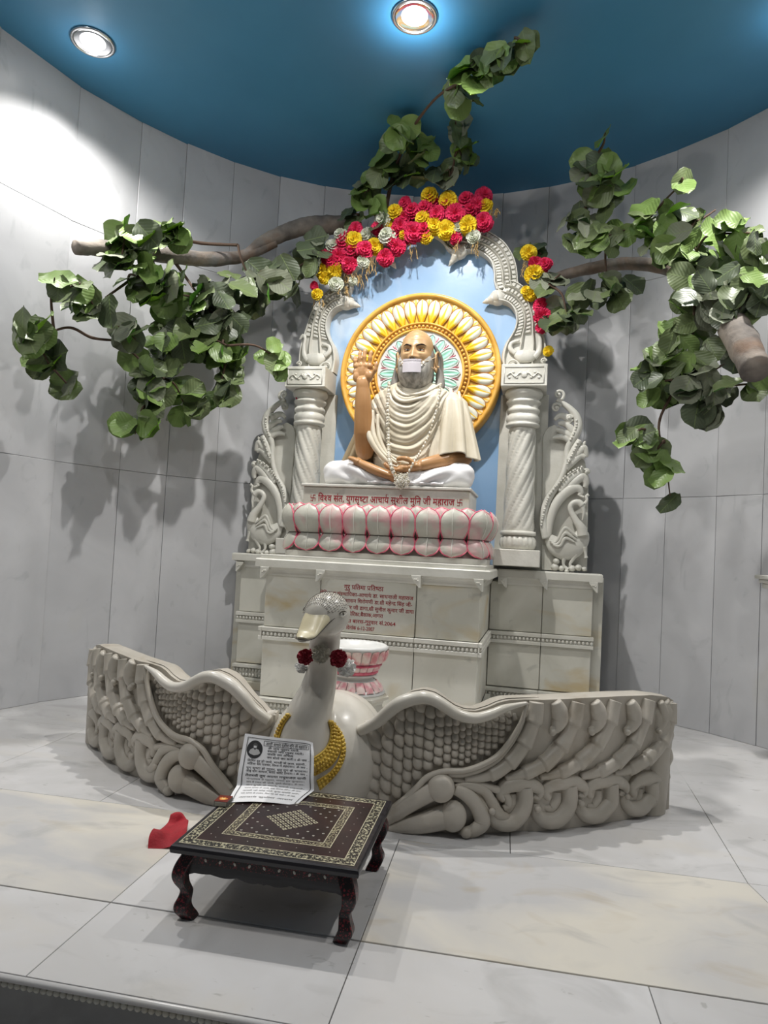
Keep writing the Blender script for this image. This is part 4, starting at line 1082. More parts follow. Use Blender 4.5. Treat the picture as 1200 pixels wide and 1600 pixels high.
# ---- folded legs in white cloth
lg = MB()
def leg(pts, rr):
    C = crv(pts, 7); R = list(np.interp(np.linspace(0, 1, len(C)), np.linspace(0, 1, len(rr)), rr)); lg.tube(C, R, 18); lg.ball(C[0], R[0], 16, 10); lg.ball(C[-1], R[-1], 16, 10)
leg([(-.90, 4.22, 1.47), (-1.08, 4.10, 1.475), (-1.235, 4.02, 1.468)], [.085, .085, .078])
leg([(-1.235, 4.02, 1.464), (-1.10, 3.97, 1.458), (-.96, 3.955, 1.440), (-.86, 3.95, 1.43)], [.078, .066, .052, .044])
leg([(-.70, 4.22, 1.47), (-.58, 4.10, 1.475), (-.462, 4.02, 1.468)], [.085, .085, .078])
leg([(-.462, 4.02, 1.462), (-.58, 3.96, 1.452), (-.70, 3.945, 1.434), (-.82, 3.95, 1.425)], [.076, .064, .050, .044])
lm = remesh(lg, .0075, 6)
nv = []
for x, y, z in lm.v:
    kx = -1.235 if x < -.84 else -.462; s = -1 if x < -.84 else 1
    d = abs(x-kx); f = .0105*sin((z*62+d*34*(1 if y < 4.05 else -.4)+2*noise.noise(Vector((x*6, y*6, z*9))))) *sm(.0, .10, d)
    c = Vector((x, 4.04, 1.46)); v = Vector((x, y, z))-c; v.x = 0
    v = v.normalized() if v.length > 1e-4 else Vector((0, 0, 1)); z2 = max(1.389, z+v.z*f)
    nv.append((x, y+v.y*f, z2))
lm.v = nv; lm.build('trousers', M_TROU, st_, smooth=True)
m = MB()
P = []
for j in range(14):
    v = j/13; row = []
    for i in range(60):
        x = lerp(-1.0, -.55, i/59); row.append((x, 3.925-.035*sin(v*PI)+.008*sin(i*.7), lerp(1.425, 1.389, v)))
    P.append(row)
m.grid(P); m.build('lap_cloth', M_TROU, st_, smooth=True)
# ---- garland of white silver flowers round the neck
nk = thing('bead_garland', 'long silvery white bead garland with a flower pendant hanging round the statue\'s neck', 'garland', (-.80, 3.95, 1.42))
strands = {0: [(608, 598), (606, 625), (606, 655), (607, 690), (608, 712), (611, 728), (617, 742), (624, 750)], 1: [(688, 603), (684, 630), (678, 655), (668, 685), (655, 709), (645, 725), (637, 740), (630, 749)]}
m = MB(); first = None
for s, pp in strands.items():
    q = []
    for i, (a, b) in enumerate(pp):
        x, z = XZ(a, b, 4.0); y = torso_y(x, max(z, 1.56), .012)
        if b > 700: y = lerp(y, 3.865, min(1, (b-700)/28))
        x, z = XZ(a, b, y); q.append((x, y, z))
    C = crv(q, 14); acc = 0; nx = 0; cnt = 0
    m.tube(C, .0018, 5)
    for i in range(len(C)-1):
        acc += (C[i+1]-C[i]).length
        if acc >= nx:
            big = s == 0 and cnt > 10; r = .0105 if big else .0085
            b = MB()
            if s == 0:
                b.ball((0, 0, 0), (r, r*.8, r), 8, 6)
                for k in range(6): b.ball((r*.9*cos(k*PI/3), -.002, r*.9*sin(k*PI/3)), (r*.42,)*3, 6, 4)
            else: b.ball((0, 0, 0), (.0062, .006, .0115), 8, 6)
            b.v = [(v[0]+C[i].x, v[1]+C[i].y, v[2]+C[i].z) for v in b.v]
            b.build('bead', M_SILVER, nk, smooth=True)
            nx += .0215 if s == 0 else .0235; cnt += 1
m.build('string', M_CORD, nk)
pc_ = X3(628, 752, 3.855); pd = MB()
for r, n, y in ((.0, 1, -.02), (.020, 6, -.012), (.038, 11, 0)):
    for k in range(n):
        a = 2*PI*k/n; c = (pc_[0]+r*cos(a), pc_[1]+y, pc_[2]+r*sin(a)); pd.ball(c, (.0095, .008, .0095), 8, 6)
        for l in range(5): pd.ball((c[0]+.008*cos(l*1.257), c[1]-.005, c[2]+.008*sin(l*1.257)), (.004,)*3, 6, 4)
pd.build('pendant', M_SILVER, nk, smooth=True)
# ------------------------------------------------------------------ great marble swan with spread wings in front of the pedestal
SXC = -.795
swan = thing('marble_swan', 'large marble swan with gold necklace and long carved wings curving around the pedestal', 'sculpture', (SXC, 2.6, 0))
_pd = [0, .12, .20, .35, .57, .75, .98, 1.20, 1.33, 1.44, 1.50]; _py = [2.50, 2.48, 2.465, 2.445, 2.471, 2.55, 2.688, 2.86, 2.985, 3.11, 3.19]
_plan = crv([(d, y, 0) for d, y in zip(_pd, _py)], 12)
_pdx = [v.x for v in _plan]; _pyy = [v.y for v in _plan]
def plan_y(dx): return interp(dx, _pdx, _pyy)
def wn(dx):
    e = .01; s = (plan_y(dx+e)-plan_y(dx-e))/(2*e); l = math.hypot(1, s); return (s/l, -1/l)
def onwing(px, py):
    "photo point -> (dx, z) on the right wing's face"
    y = 2.6
    for _ in range(40):
        x, z = XZ(px, py, y); y = .5*y+.5*plan_y(min(1.5, max(0, x-SXC)))
    return (x-SXC, z)
def WP(dx, z, h, sd):
    n = wn(dx); x = dx+n[0]*h; y = plan_y(dx)+n[1]*h
    return (SXC+sd*x, y, max(.001, z))
top_px = [(563, 1136), (573.5, 1129), (588, 1118), (605, 1104), (622, 1092), (641, 1085), (660, 1082), (678, 1086), (695, 1096), (712, 1107), (730, 1113), (749, 1114), (771, 1108), (787, 1101), (803, 1097), (828, 1096), (860, 1095), (920, 1092), (980, 1089), (1030, 1087), (1055, 1090), (1068, 1098)]
TW = [onwing(a, b) for a, b in top_px]; TW[0] = (.20, TW[0][1])
def top_z(dx): return interp(dx, [p[0] for p in TW], [p[1] for p in TW])
DEND = TW[-1][0]
THK = .125; REC = -.030
def wing_wall(sd):
    m = MB(); P = []
    xs = list(np.linspace(.16, DEND-.012, 110))
    for dx in xs:
        zt = top_z(dx); e = sm(.80, .86, dx)
        row = []
        fr = -.052+.014*e
        for z in (0, .02, .08, .18, .30, zt-.04, zt-.022): row.append(WP(dx, min(z, zt-.02), fr+.012*sin(PI*min(1, z/.45))*0, sd))
        row.append(WP(dx, zt-.004, fr+.004, sd)); row.append(WP(dx, zt, fr+.02-.04, sd))
        n = wn(dx)
        for h, z in ((-.06, zt+.001), (-.10, zt), (-THK+.004, zt-.002), (-THK-.004, zt-.012), (-THK-.006, zt-.05), (-THK-.006, .1), (-THK-.006, 0)): row.append(WP(dx, z, h, sd))
        P.append(row)
    m.grid(P, cv=True)
    for r in (P[0], P[-1]): m.add(r, [tuple(range(len(r)))])
    return m
def wtube(m, pts, rr, h, sd, n=10, k=8, flat=.8, px=True, hh=None, cap=True):
    q = [onwing(a, b) for a, b in pts] if px else pts
    C = crv([(a, b, 0) for a, b in q], k); M = len(C); R = np.interp(np.linspace(0, 1, M), np.linspace(0, 1, len(rr)), rr)
    H = np.interp(np.linspace(0, 1, M), np.linspace(0, 1, len(hh)), hh) if hh else [h]*M
    V = [Vector(WP(c.x, c.y, H[i], sd)) for i, c in enumerate(C)]
    rings = []
    for i in range(M):
        t = (V[min(i+1, M-1)]-V[max(i-1, 0)]).normalized(); nn = wn(C[i].x); N3 = Vector((sd*nn[0], nn[1], 0)); N3 = (N3-t*N3.dot(t)).normalized(); B = t.cross(N3)
        rings.append([V[i]+N3*(cos(2*PI*k2/n)*R[i]*flat)+B*(sin(2*PI*k2/n)*R[i]) for k2 in range(n)])
    m.grid(rings, cv=True)
    if cap:
        N = len(m.v); a = N-M*n; m.f += [tuple(range(a+n-1, a-1, -1)), tuple(range(N-n, N))]; m.m += [0, 0]
    return V
def clampz(m): m.v = [(x, y, max(0.001, z)) for x, y, z in m.v]; return m
PXM = .0024                                     # metres a photo pixel spans near the wings
# border under the scales, scale field
border = [(606, 1268), (627, 1254), (650, 1233), (668, 1216), (695, 1207), (731, 1205), (771, 1189), (794, 1167), (816, 1132), (827, 1099)]
BW = [onwing(a, b) for a, b in border]
def low_z(dx): return interp(dx, [p[0] for p in BW], [p[1] for p in BW])
cols_px = [568, 589, 609.5, 628, 644, 661, 678, 694, 707.5, 720, 731, 742, 753, 765, 776, 787, 798, 808, 817, 823]
colx = [onwing(p, 1150)[0] for p in cols_px]; colx[0] = .17
def plume_px(k):
    base = [[(845, 1100), (842, 1122), (833, 1148), (820, 1172), (803, 1193), (784, 1208), (760, 1218), (728, 1221)],
            [(911, 1100), (905, 1125), (893, 1153), (878, 1176), (858, 1196), (838, 1207), (815, 1216), (795, 1221)],
            [(970, 1098), (963, 1122), (952, 1148), (934, 1174), (914, 1193), (893, 1206), (872, 1214), (850, 1218)],
            [(1024, 1096), (1018, 1120), (1008, 1146), (993, 1172), (974, 1192), (955, 1205), (935, 1213), (915, 1217)],
            [(1058, 1100), (1056, 1122), (1050, 1147), (1040, 1168), (1022, 1187), (1003, 1200), (985, 1208), (968, 1212)]]
    return base[k]
for sd in (1, -1):
    wing = wing_wall(sd).build('wing', M_SWAN, swan, smooth=True, sharp=50)
    # thick rolled rim over the scales
    m = MB(); wtube(m, [(560, 1143), (573, 1137), (588, 1128), (605, 1113), (622, 1101), (641, 1094), (660, 1091), (678, 1095), (695, 1105), (712, 1116), (730, 1122), (749, 1123), (771, 1117), (787, 1110), (803, 1105), (826, 1100)],
               [.020, .021, .024, .025, .024, .022, .021, .020, .018, .014, .006], -.014, sd, 12, flat=1.15)
    m.build('wing_rim', M_SWANW, wing, smooth=True)
    m = MB(); wtube(m, border, [.010, .011, .011, .010, .010, .009, .006], -.014, sd, 10, flat=1.2); wtube(m, [(a+3, b+7) for a, b in border[1:-1]]+[(829, 1108)], [.012, .014, .014, .012, .012, .010, .004], -.028, sd, 10)
    m.build('feather_border', M_SWAN, wing, smooth=True)
    # overlapping scales, one by one
    for c in range(len(colx)-1):
        x0, x1 = colx[c], colx[c+1]; w = x1-x0; xm_ = (x0+x1)/2; zt = top_z(xm_)-.045; zl = max(.01, low_z(xm_)+.006) if xm_ > BW[0][0] else .012
        hgt = lerp(.054, .026, min(1, c/9)); n = int((zt-zl)/hgt+.6); lean = lerp(-.55, -.05, min(1, c/7))
        for r in range(n):
            zc = zt-(r+.5+.5*(c % 2))*hgt*.98+.25*hgt
            if zc < zl: continue
            m = MB(); P = []
            for j in range(6):
                r = j/5; row = []
                for i in range(14):
                    th = 2*PI*i/14; ca, sa = cos(th), sin(th); e = (abs(ca)**2.8+abs(sa)**2.8)**(-1/2.8); su, sv = r*ca*e, r*sa*e
                    x = xm_+su*w*.60; z = zc+sv*hgt*.66+lean*su*w*.60
                    row.append(WP(x, max(.004, z), -.058+min(.026, .4*w+.010)*math.sqrt(max(0, 1-r*r))-.009*sv, sd))
                P.append(row)
            m.grid(P, cv=True); m.build('scale_feather', M_SWAN, wing, smooth=True)
    # ringed plumes
    for k in range(5):
        pp = plume_px(k); m = MB(); q = [onwing(a, b) for a, b in pp]; C = crv([(a, b, 0) for a, b in q], 12); M = len(C)
        rad_ = np.interp(np.linspace(0, 1, M), [0, .15, .45, .75, 1], [.034, .036, .036, .030, .012])
        V = [Vector(WP(c.x, min(c.y, top_z(c.x)-.006), -.030, sd)) for c in C]; rings = []
        for i in range(M):
            t = (V[min(i+1, M-1)]-V[max(i-1, 0)]).normalized(); nn = wn(C[i].x); N3 = Vector((sd*nn[0], nn[1], 0)); N3 = (N3-t*N3.dot(t)).normalized(); B = t.cross(N3)
            u = (i/(M-1)*5) % 1; r = rad_[i]*(.80+.22*u**2)
            rings.append([V[i]+N3*(cos(2*PI*a/14)*r*.95)+B*(sin(2*PI*a/14)*r*(1 if 1 else 0)) for a in range(14)])
        m.grid(rings, cv=True); N = len(m.v); a = N-M*14; m.f += [tuple(range(a+13, a-1, -1)), tuple(range(N-14, N))]; m.m += [0, 0]
        m.build('plume', M_SWAN, wing, smooth=True)
    # drops between the plumes, each ending in a small ball
    for cx_ in (877, 939, 995, 1043):
        m = MB(); s = 1 if cx_ < 1040 else .7
        wtube(m, [(cx_-2, 1099), (cx_+3*s, 1112), (cx_+4*s, 1128), (cx_-3*s, 1141), (cx_-11*s, 1145)], [.020*s, .031*s, .031*s, .020*s, .011*s], -.026, sd, 12, flat=.9)
        a, b = onwing(cx_-11*s, 1145); m.ball(WP(a, b, -.012, sd), .014*s, 10, 8)
        m.build('curled_drop', M_SWAN, wing, smooth=True)
        m = MB(); wtube(m, [(cx_+12*s, 1140), (cx_+4*s, 1158), (cx_-12*s, 1180), (cx_-35*s, 1200)], [.006, .014, .014, .006], -.040, sd, 10); m.build('inner_feather', M_SWAN, wing, smooth=True)
    # row of hooked scrolls along the foot
    for q, x0 in enumerate((828, 900, 966, 1030)):
        s = (1, 1, .95, .8)[q]; zt_ = 1226-(q*3); zb_ = (1300, 1296, 1288, 1277)[q]
        m = MB()
        wtube(m, [(x0-34*s, zt_+30), (x0-40*s, zt_+18), (x0-30*s, zt_+7), (x0-12*s, zt_+3), (x0+8*s, zt_+4), (x0+22*s, zt_+13), (x0+20*s, zt_+24), (x0+12*s, zt_+22)], [.012, .021, .028, .031, .028, .021, .014, .010], -.036, sd, 12, flat=1.0)
        wtube(m, [(x0-2*s, zt_+8), (x0-2*s, zt_+34), (x0-10*s, zb_-22), (x0-24*s, zb_-10), (x0-42*s, zb_-9), (x0-55*s, zb_-20), (x0-54*s, zb_-34)], [.032, .033, .034, .034, .028, .020, .011], -.036, sd, 12, flat=1.0)
        a, b = onwing(x0-57*s, zb_-30); m.ball(WP(a, b, -.012, sd), .013*s, 8, 6)
        clampz(m).build('hooked_scroll', M_SWAN, wing, smooth=True)
        m = MB(); wtube(m, [(x0-20*s, zt_+20), (x0-22*s, zt_+34), (x0-30*s, zt_+46), (x0-40*s, zt_+44)], [.020*s, .026*s, .024*s, .012*s], -.046, sd, 12); wtube(m, [(x0-46*s, zt_+26), (x0-44*s, zt_+40), (x0-38*s, zt_+50)], [.012*s, .018*s, .014*s], -.050, sd, 10)
        m.build('scroll_drop', M_SWAN, wing, smooth=True)
    # big horn bulbs and flowing leaves by the body
    m = MB(); wtube(m, [(600, 1285), (618, 1272), (640, 1257), (662, 1245), (686, 1233)], [.020, .030, .033, .034, .036], -.020, sd, 14); a, b = onwing(689, 1233); m.ball(WP(a, b, -.016, sd), (.050, .045, .052), 18, 12); clampz(m).build('horn_bulb', M_SWAN, wing, smooth=True)
    m = MB(); wtube(m, [(600, 1300), (630, 1296), (660, 1290), (690, 1282), (706, 1278)], [.020, .034, .038, .044, .046], -.026, sd, 14); a, b = onwing(708, 1278); m.ball(WP(a, b, -.020, sd), (.050, .042, .056), 18, 12); clampz(m).build('horn_bulb', M_SWAN, wing, smooth=True)
    m = MB()
    wtube(m, [(712, 1236), (732, 1246), (748, 1264), (757, 1288), (742, 1302), (730, 1304)], [.020, .026, .028, .030, .024, .020], -.022, sd, 12)
    a, b = onwing(729, 1303); m.ball(WP(a, b, -.012, sd), (.022, .02, .02), 10, 8)
    clampz(m).build('hanging_leaf', M_SWAN, wing, smooth=True)
    m = MB(); wtube(m, [(712, 1232), (736, 1232), (760, 1240), (772, 1256), (784, 1276), (800, 1282)], [.008, .016, .018, .020, .022, .012], -.026, sd, 12); wtube(m, [(720, 1240), (745, 1248), (762, 1268), (775, 1290)], [.010, .018, .020, .016], -.034, sd, 12)
    wtube(m, [(705, 1222), (740, 1228), (775, 1236), (795, 1246), (800, 1262), (792, 1268)], [.006, .012, .014, .016, .016, .010], -.030, sd, 12)
    clampz(m).build('flowing_leaf', M_SWAN, wing, smooth=True)
    # rounded end of the wing with the last plume folded back
    m = MB(); zt = top_z(DEND); P = []
    for j in range(16):
        z = lerp(0.001, zt, j/15); top = 1 if j < 15 else .8; row = []
        for k in range(20):
            a = 2*PI*k/20; row.append(WP(DEND-.045-.035*(1-z/zt)+.050*cos(a)*top, z-(0 if j < 15 else -.002), -.070+.064*sin(a)*top, sd))
        P.append(row)
    m.grid(P, cv=True); m.add(P[-1], [tuple(range(20))]); m.build('wing_end', M_SWAN, wing, smooth=True, sharp=50)
    m = MB()
    for zc_, r_ in ((.40, .034), (.31, .040), (.22, .040), (.14, .030)): wtube(m, [(DEND-.055, zc_+.045), (DEND-.040, zc_), (DEND-.060, zc_-.045)], [r_*.8, r_, r_*.7], -.040, sd, 12, px=False)
    m.build('plume', M_SWAN, wing, smooth=True)
# ---- body, neck, head in one skin
bd = MB()
def sl_(pts, rr, n=28, k=8):
    C = crv(pts, k); R = list(np.interp(np.linspace(0, 1, len(C)), np.linspace(0, 1, len(rr)), rr)); bd.tube(C, R, n)
    bd.ball(C[0], R[0], n, 16); bd.ball(C[-1], R[-1], n, 16)
bd.ball((-.775, 2.60, .195), (.232, .265, .250), 40, 26)
bd.ball((-.79, 2.74, .22), (.21, .24, .20), 32, 20)
sl_([X3(474, 1215, 2.44), X3(472, 1175, 2.40), X3(482, 1122, 2.40), X3(496, 1080, 2.42), X3(504, 1045, 2.42), X3(507, 1008, 2.40), X3(510, 980, 2.37)], [.115, .108, .086, .066, .056, .056, .055])
HD = Vector(X3(511, 960, 2.33)); 
fd = Vector((-.22, -.95, -.13)).normalized(); sdv = fd.cross(Vector((0, 0, 1))).normalized(); upv = sdv.cross(fd).normalized()
HM = Matrix((sdv, fd, upv)).transposed()
bd.ball(HD, (.080, .092, .080), 36, 24, HM)
bd.ball(HD+fd*.035-upv*.020, (.066, .066, .050), 28, 18, HM)
bd.v = [(x, y, max(.001, z)) for x, y, z in bd.v]
bdm = remesh(bd, .0075, 10); bdm.v = [(x, y, max(0, z)) for x, y, z in bdm.v]
body_s = bdm.build('body', M_SWANW, swan, smooth=True)
from mathutils.bvhtree import BVHTree
bvh = BVHTree.FromPolygons([Vector(v) for v in bdm.v], bdm.f)
def hp(a, b, c): return HD+sdv*a+fd*b+upv*c       # head frame: right, forward, up
# bill: broad, flattened, with the mouth line
M_BILL = noisy(mat('bill_paint', (.7, .62, .38), .3), (.62, .55, .36), (.74, .68, .48), 7)
def bill(z0, z1, low):
    P = []
    for j in range(15):
        v = j/14; f = lerp(.045, .158, v); w = interp(v, [0, .3, .6, .85, 1], [.054, .052, .044, .037, .027]); c = interp(v, [0, .4, .8, 1], [.022, -.004, -.032, -.040]); hgt = interp(v, [0, .3, .7, 1], [.060, .036, .015, .008])
        row = []
        for k in range(21):
            a = PI*k/20 if not low else -PI*k/20
            row.append(hp(w*cos(a)*(1 if v < .99 else .8), f+(.010*sin(abs(a)) if v > .9 else 0), c-.012+(hgt if not low else interp(v, [0, .5, 1], [.03, .010, .009]))*sin(a)+(0 if not low else -.0)))
        P.append(row)
    m = MB(); m.grid(P); m.add(P[-1], [tuple(range(21))]); m.grid([[r[0], r[-1]] for r in P]); return m
bill(0, 0, False).build('bill', M_BILL, swan, smooth=True)
bill(0, 0, True).build('lower_bill', M_SWANW, swan, smooth=True)
M_LINE = mat('dark_engraving', (.07, .06, .045), .7)
m = MB()
for s in (-1, 1):
    pts = [hp(s*w*1.01, f, c-.0125) for f, w, c in ((.156, .028, -.040), (.141, .0365, -.036), (.116, .0435, -.022), (.089, .050, -.005), (.068, .0545, .006), (.052, .062, .016))]
    m.tube(crv(pts, 5), .0018, 6)
pts = [hp(.0555*cos(a), .047+.004, .010+.054*sin(a)) for a in [PI*k/18 for k in range(19)]]
m.tube(pts, .0022, 6); m.tube([hp(.027*cos(a), .1585+.010*sin(a), -.0525) for a in [PI*k/10 for k in range(11)]], .0018, 6)
m.build('mouth_line', M_LINE, swan, smooth=True)
for s in (-1, 1):
    d = (sdv*s*.93+fd*.30+upv*.16).normalized(); hit = bvh.ray_cast(HD+d*.3, -d); c = hit[0] if hit[0] else HD+d*.08
    t1 = (fd-d*fd.dot(d)).normalized(); t2 = d.cross(t1)*(-s) ; t2 = t2 if t2.z > 0 else -t2
    m = MB(); m.ball(c, (.013, .007, .009), 12, 8, Matrix((t1, d, t2)).transposed()); e = m.build('eye', M_SWANW, swan, smooth=True)
    m = MB(); m.ball(c+d*.003, (.006, .005, .0065), 10, 6, Matrix((t1, d, t2)).transposed()); m.build('pupil', M_LINE, e, smooth=True)
    for q in (1, -1):
        m = MB(); m.tube([c+d*(.004-.10*abs(u)**2)+t1*u+t2*(q*(.0085-18*u*u)) for u in (-.018, -.010, -.004, .004, .010, .018)], [.0008, .0022, .0026, .0026, .0022, .0008], 6); m.build('eyelid', M_LINE if q > 0 else M_SWANW, e, smooth=True)
# engraved feather ticks on the crown
m = MB(); rr = random.Random(8)
for j in range(11):
    al = rad(38+8.5*j); nb = int(9+19*sin(al))
    for i in range(nb):
        be = rad(18+144*(i+.5*(j % 2))/nb)+rr.uniform(-.02, .02)
        d = (fd*cos(al)+(sdv*cos(be)+upv*sin(be))*sin(al)).normalized(); h = bvh.ray_cast(HD+d*.3, -d)
        if not h[0] or d.z < .06: continue
        c, n = h[0], h[1]; t = d-fd*d.dot(fd); t = (t-n*t.dot(n)).normalized()
        L = .0048*rr.uniform(.7, 1.25); m.tube([c-t*L+n*.0006, c+t*L*.2+n*.0012, c+t*L+n*.0003], [.0004, .0011, .0004], 4)
tag(m.build('feather_ticks', M_LINE, swan), kind='stuff')
# gold necklace: two studded bands laid on the breast
M_NGOLD = noisy(mat('necklace_gold_paint', (.62, .42, .05), .38), (.48, .30, .03), (.74, .52, .09), 20, bump=.2, bscale=90)
def on_body(p, toward=Vector((-.78, 2.62, .24)), lift=.0):
    p = Vector(p); d = (toward-p).normalized(); h = bvh.ray_cast(p-d*.2, d)
    if h[0] is None: return p, -d
    return h[0]+h[1]*lift, h[1]
def loop(px_pts, y=2.30): return [Vector(X3(a, b, y)) for a, b in px_pts]
def studband(inner, outer, name, rows, y=2.30, w0=.003):
    m = MB(); A, B = crv(loop(inner, y), 12), crv(loop(outer, y), 12); P = []
    for t in np.linspace(0, 1, 9):
        row = []
        for a, b in zip(A, B):
            p, n = on_body(a.lerp(b, t), Vector((-.775, 2.62, .22)), .004+.006*sin(PI*t)); row.append(p)
        P.append(row)
    m.grid(P); m.grid([[on_body(a, Vector((-.775, 2.62, .22)), -.01)[0] for a in A], P[0]]); m.grid([P[-1], [on_body(b, Vector((-.775, 2.62, .22)), -.01)[0] for b in B]])
    for e in (P[0], P[-1]): m.tube(e, .0038, 6)
    o = m.build(name, M_NGOLD, swan, smooth=True)
    s = MB()
    for r in range(rows):
        j = 1+int((r+.5)*7/rows); row = P[j]; acc = 0; nx = 0
        for i in range(len(row)-1):
            acc += (row[i+1]-row[i]).length
            if acc >= nx: s.ball(row[i], (.0062, .0062, .0062), 6, 5); nx += .0135
    tag(s.build('necklace_studs', M_NGOLD, o, smooth=True), kind='stuff')
studband([(512, 1112), (517, 1130), (515, 1152), (506, 1170), (490, 1184), (470, 1192)], [(520, 1106), (538, 1130), (541, 1158), (534, 1182), (516, 1204), (488, 1216)], 'necklace_band', 4)
studband([(534, 1206), (522, 1222), (505, 1233), (485, 1240)], [(548, 1170), (546, 1196), (532, 1222), (508, 1246)], 'necklace_band', 2) if 0 else studband([(527, 1111), (541, 1135), (545, 1162), (538, 1190), (520, 1214), (492, 1229)], [(528, 1107), (545, 1130), (552, 1162), (547, 1192), (529, 1220), (497, 1246)], 'necklace_band', 2)
studband([(448, 1112), (436, 1128), (430, 1150), (434, 1172)], [(440, 1110), (424, 1126), (414, 1150), (412, 1175)], 'necklace_band', 3)
# paper flower garland round the swan's neck
def pompom(c, r, mt, par, n=90, seed=1, name='flower', squash=1):
    m = MB(); rr = random.Random(seed); m.ball(c, r*.72, 10, 7); c = Vector(c)
    for i in range(n):
        z = 1-2*(i+.5)/n; a = i*2.39996; d = Vector((math.sqrt(1-z*z)*cos(a), math.sqrt(1-z*z)*sin(a), z))
        t = d.orthogonal().normalized(); t.rotate(Matrix.Rotation(rr.uniform(0, 6), 3, d)); b = d.cross(t); L = r*rr.uniform(.85, 1.05); w = r*.20
        m.add([c+d*r*.6-t*w*.4, c+d*r*.6+t*w*.4, c+d*L+t*w+b*w*.4, c+d*(L+r*.05)+b*w*.2, c+d*L-t*w-b*w*.3], [(0, 1, 2, 3, 4)])
    return m.build(name, mt, par)
ng = thing('neck_garland', 'small garland of dark red and white paper flowers round the marble swan\'s neck', 'garland', X3(503, 1025, 2.35))
M_DRED = mat('crimson_paper', (.23, .004, .018), .7); M_WPAP = mat('white_paper', (.46, .44, .37), .8); M_WPAP2 = mat('bright_white_paper', (.78, .78, .76), .7)
for (a, b, y, r, mt, s) in ((477.5, 1026, 2.335, .030, M_DRED, 1), (501, 1022, 2.315, .033, M_WPAP, 2), (529, 1029, 2.335, .032, M_DRED, 3), (471, 1042, 2.40, .024, M_WPAP2, 4), (542, 1043, 2.40, .034, M_WPAP2, 5)):
    pompom(X3(a, b, y), r, mt, ng, 110, s)
m = MB(); q = [X3(471, 1036, 2.40), X3(480, 1026, 2.36), X3(501, 1024, 2.345), X3(529, 1029, 2.35), X3(542, 1040, 2.40), X3(530, 1040, 2.48), X3(490, 1040, 2.48)]; m.tube(crv(q, 5, True), .002, 5); m.build('string', M_WPAP, ng)
# ------------------------------------------------------------------ pink lotus bowl on an octagonal post behind the swan
bw = thing('lotus_bowl', 'white and pink painted marble lotus bowl on an octagonal post behind the swan', 'bowl', (-.838, 3.2, 0))
bx_, by_ = -.838, 3.2
m = MB(); m.lathe([(.17, .0), (.17, .02), (.150, .03), (.145, .28), (.150, .295), (.172, .305), (.175, .318), (.165, .326)], (bx_, by_), 8); m.build('post', M_PED, bw)
m = MB(); m.lathe([(.150, .326), (.152, .334), (.140, .338), (.138, .350)], (bx_, by_), 48); m.lathe([(.112, .380), (.095, .390), (.088, .398), (.094, .404), (.104, .408), (.112, .414), (.104, .420)], (bx_, by_), 48)
m.lathe([(.10, .42), (.148, .525), (.156, .534), (.158, .545), (.150, .553), (.140, .556), (.130, .548), (.115, .530), (.07, .522), (.01, .522)], (bx_, by_), 56); m.build('bowl', M_WHT, bw, smooth=True)
m = MB(); m.lathe([(.106, .420), (.114, .424), (.116, .432), (.112, .438)], (bx_, by_), 48); m.lathe([(.122, .455), (.132, .462), (.126, .470)], (bx_, by_), 48); m.build('pink_ring', M_PINKR, bw, smooth=True)
def lobes(n, r0, z0, r1, z1, name, mt, out=.014):
    for k in range(n):
        a0 = 2*PI*k/n; m = MB(); P = []
        for i in range(7):
            u = -1+2*i/6; row = []
            for j in range(6):
                v = j/5; w = PI/n*.94*u*(1-max(0, v-.6)**2*1.6)**.5; r = lerp(r0, r1, v)+out*(1-u*u)*sin(PI*(.15+.8*v)); row.append((bx_+r*cos(a0+w), by_+r*sin(a0+w), lerp(z0, z1, v)-.004*u*u*(v > .9)))
            P.append(row)
        m.grid(P); o = m.build(name, mt, bw, smooth=True)
        if k == 0: pass
M_BLUSH = noisy(mat('blush_petal_paint', (.75, .45, .42), .4), (.66, .24, .26), (.80, .66, .60), 22, lo=.38, hi=.6)
M_BLUSH2 = noisy(mat('pink_petal_paint', (.75, .3, .33), .4), (.72, .30, .34), (.84, .68, .64), 26, lo=.36, hi=.56)
lobes(20, .134, .474, .158, .536, 'upper_petal', M_BLUSH); lobes(20, .112, .436, .126, .462, 'middle_petal', M_BLUSH2, .008); lobes(18, .104, .388, .142, .344, 'lower_petal', M_BLUSH2, .012)
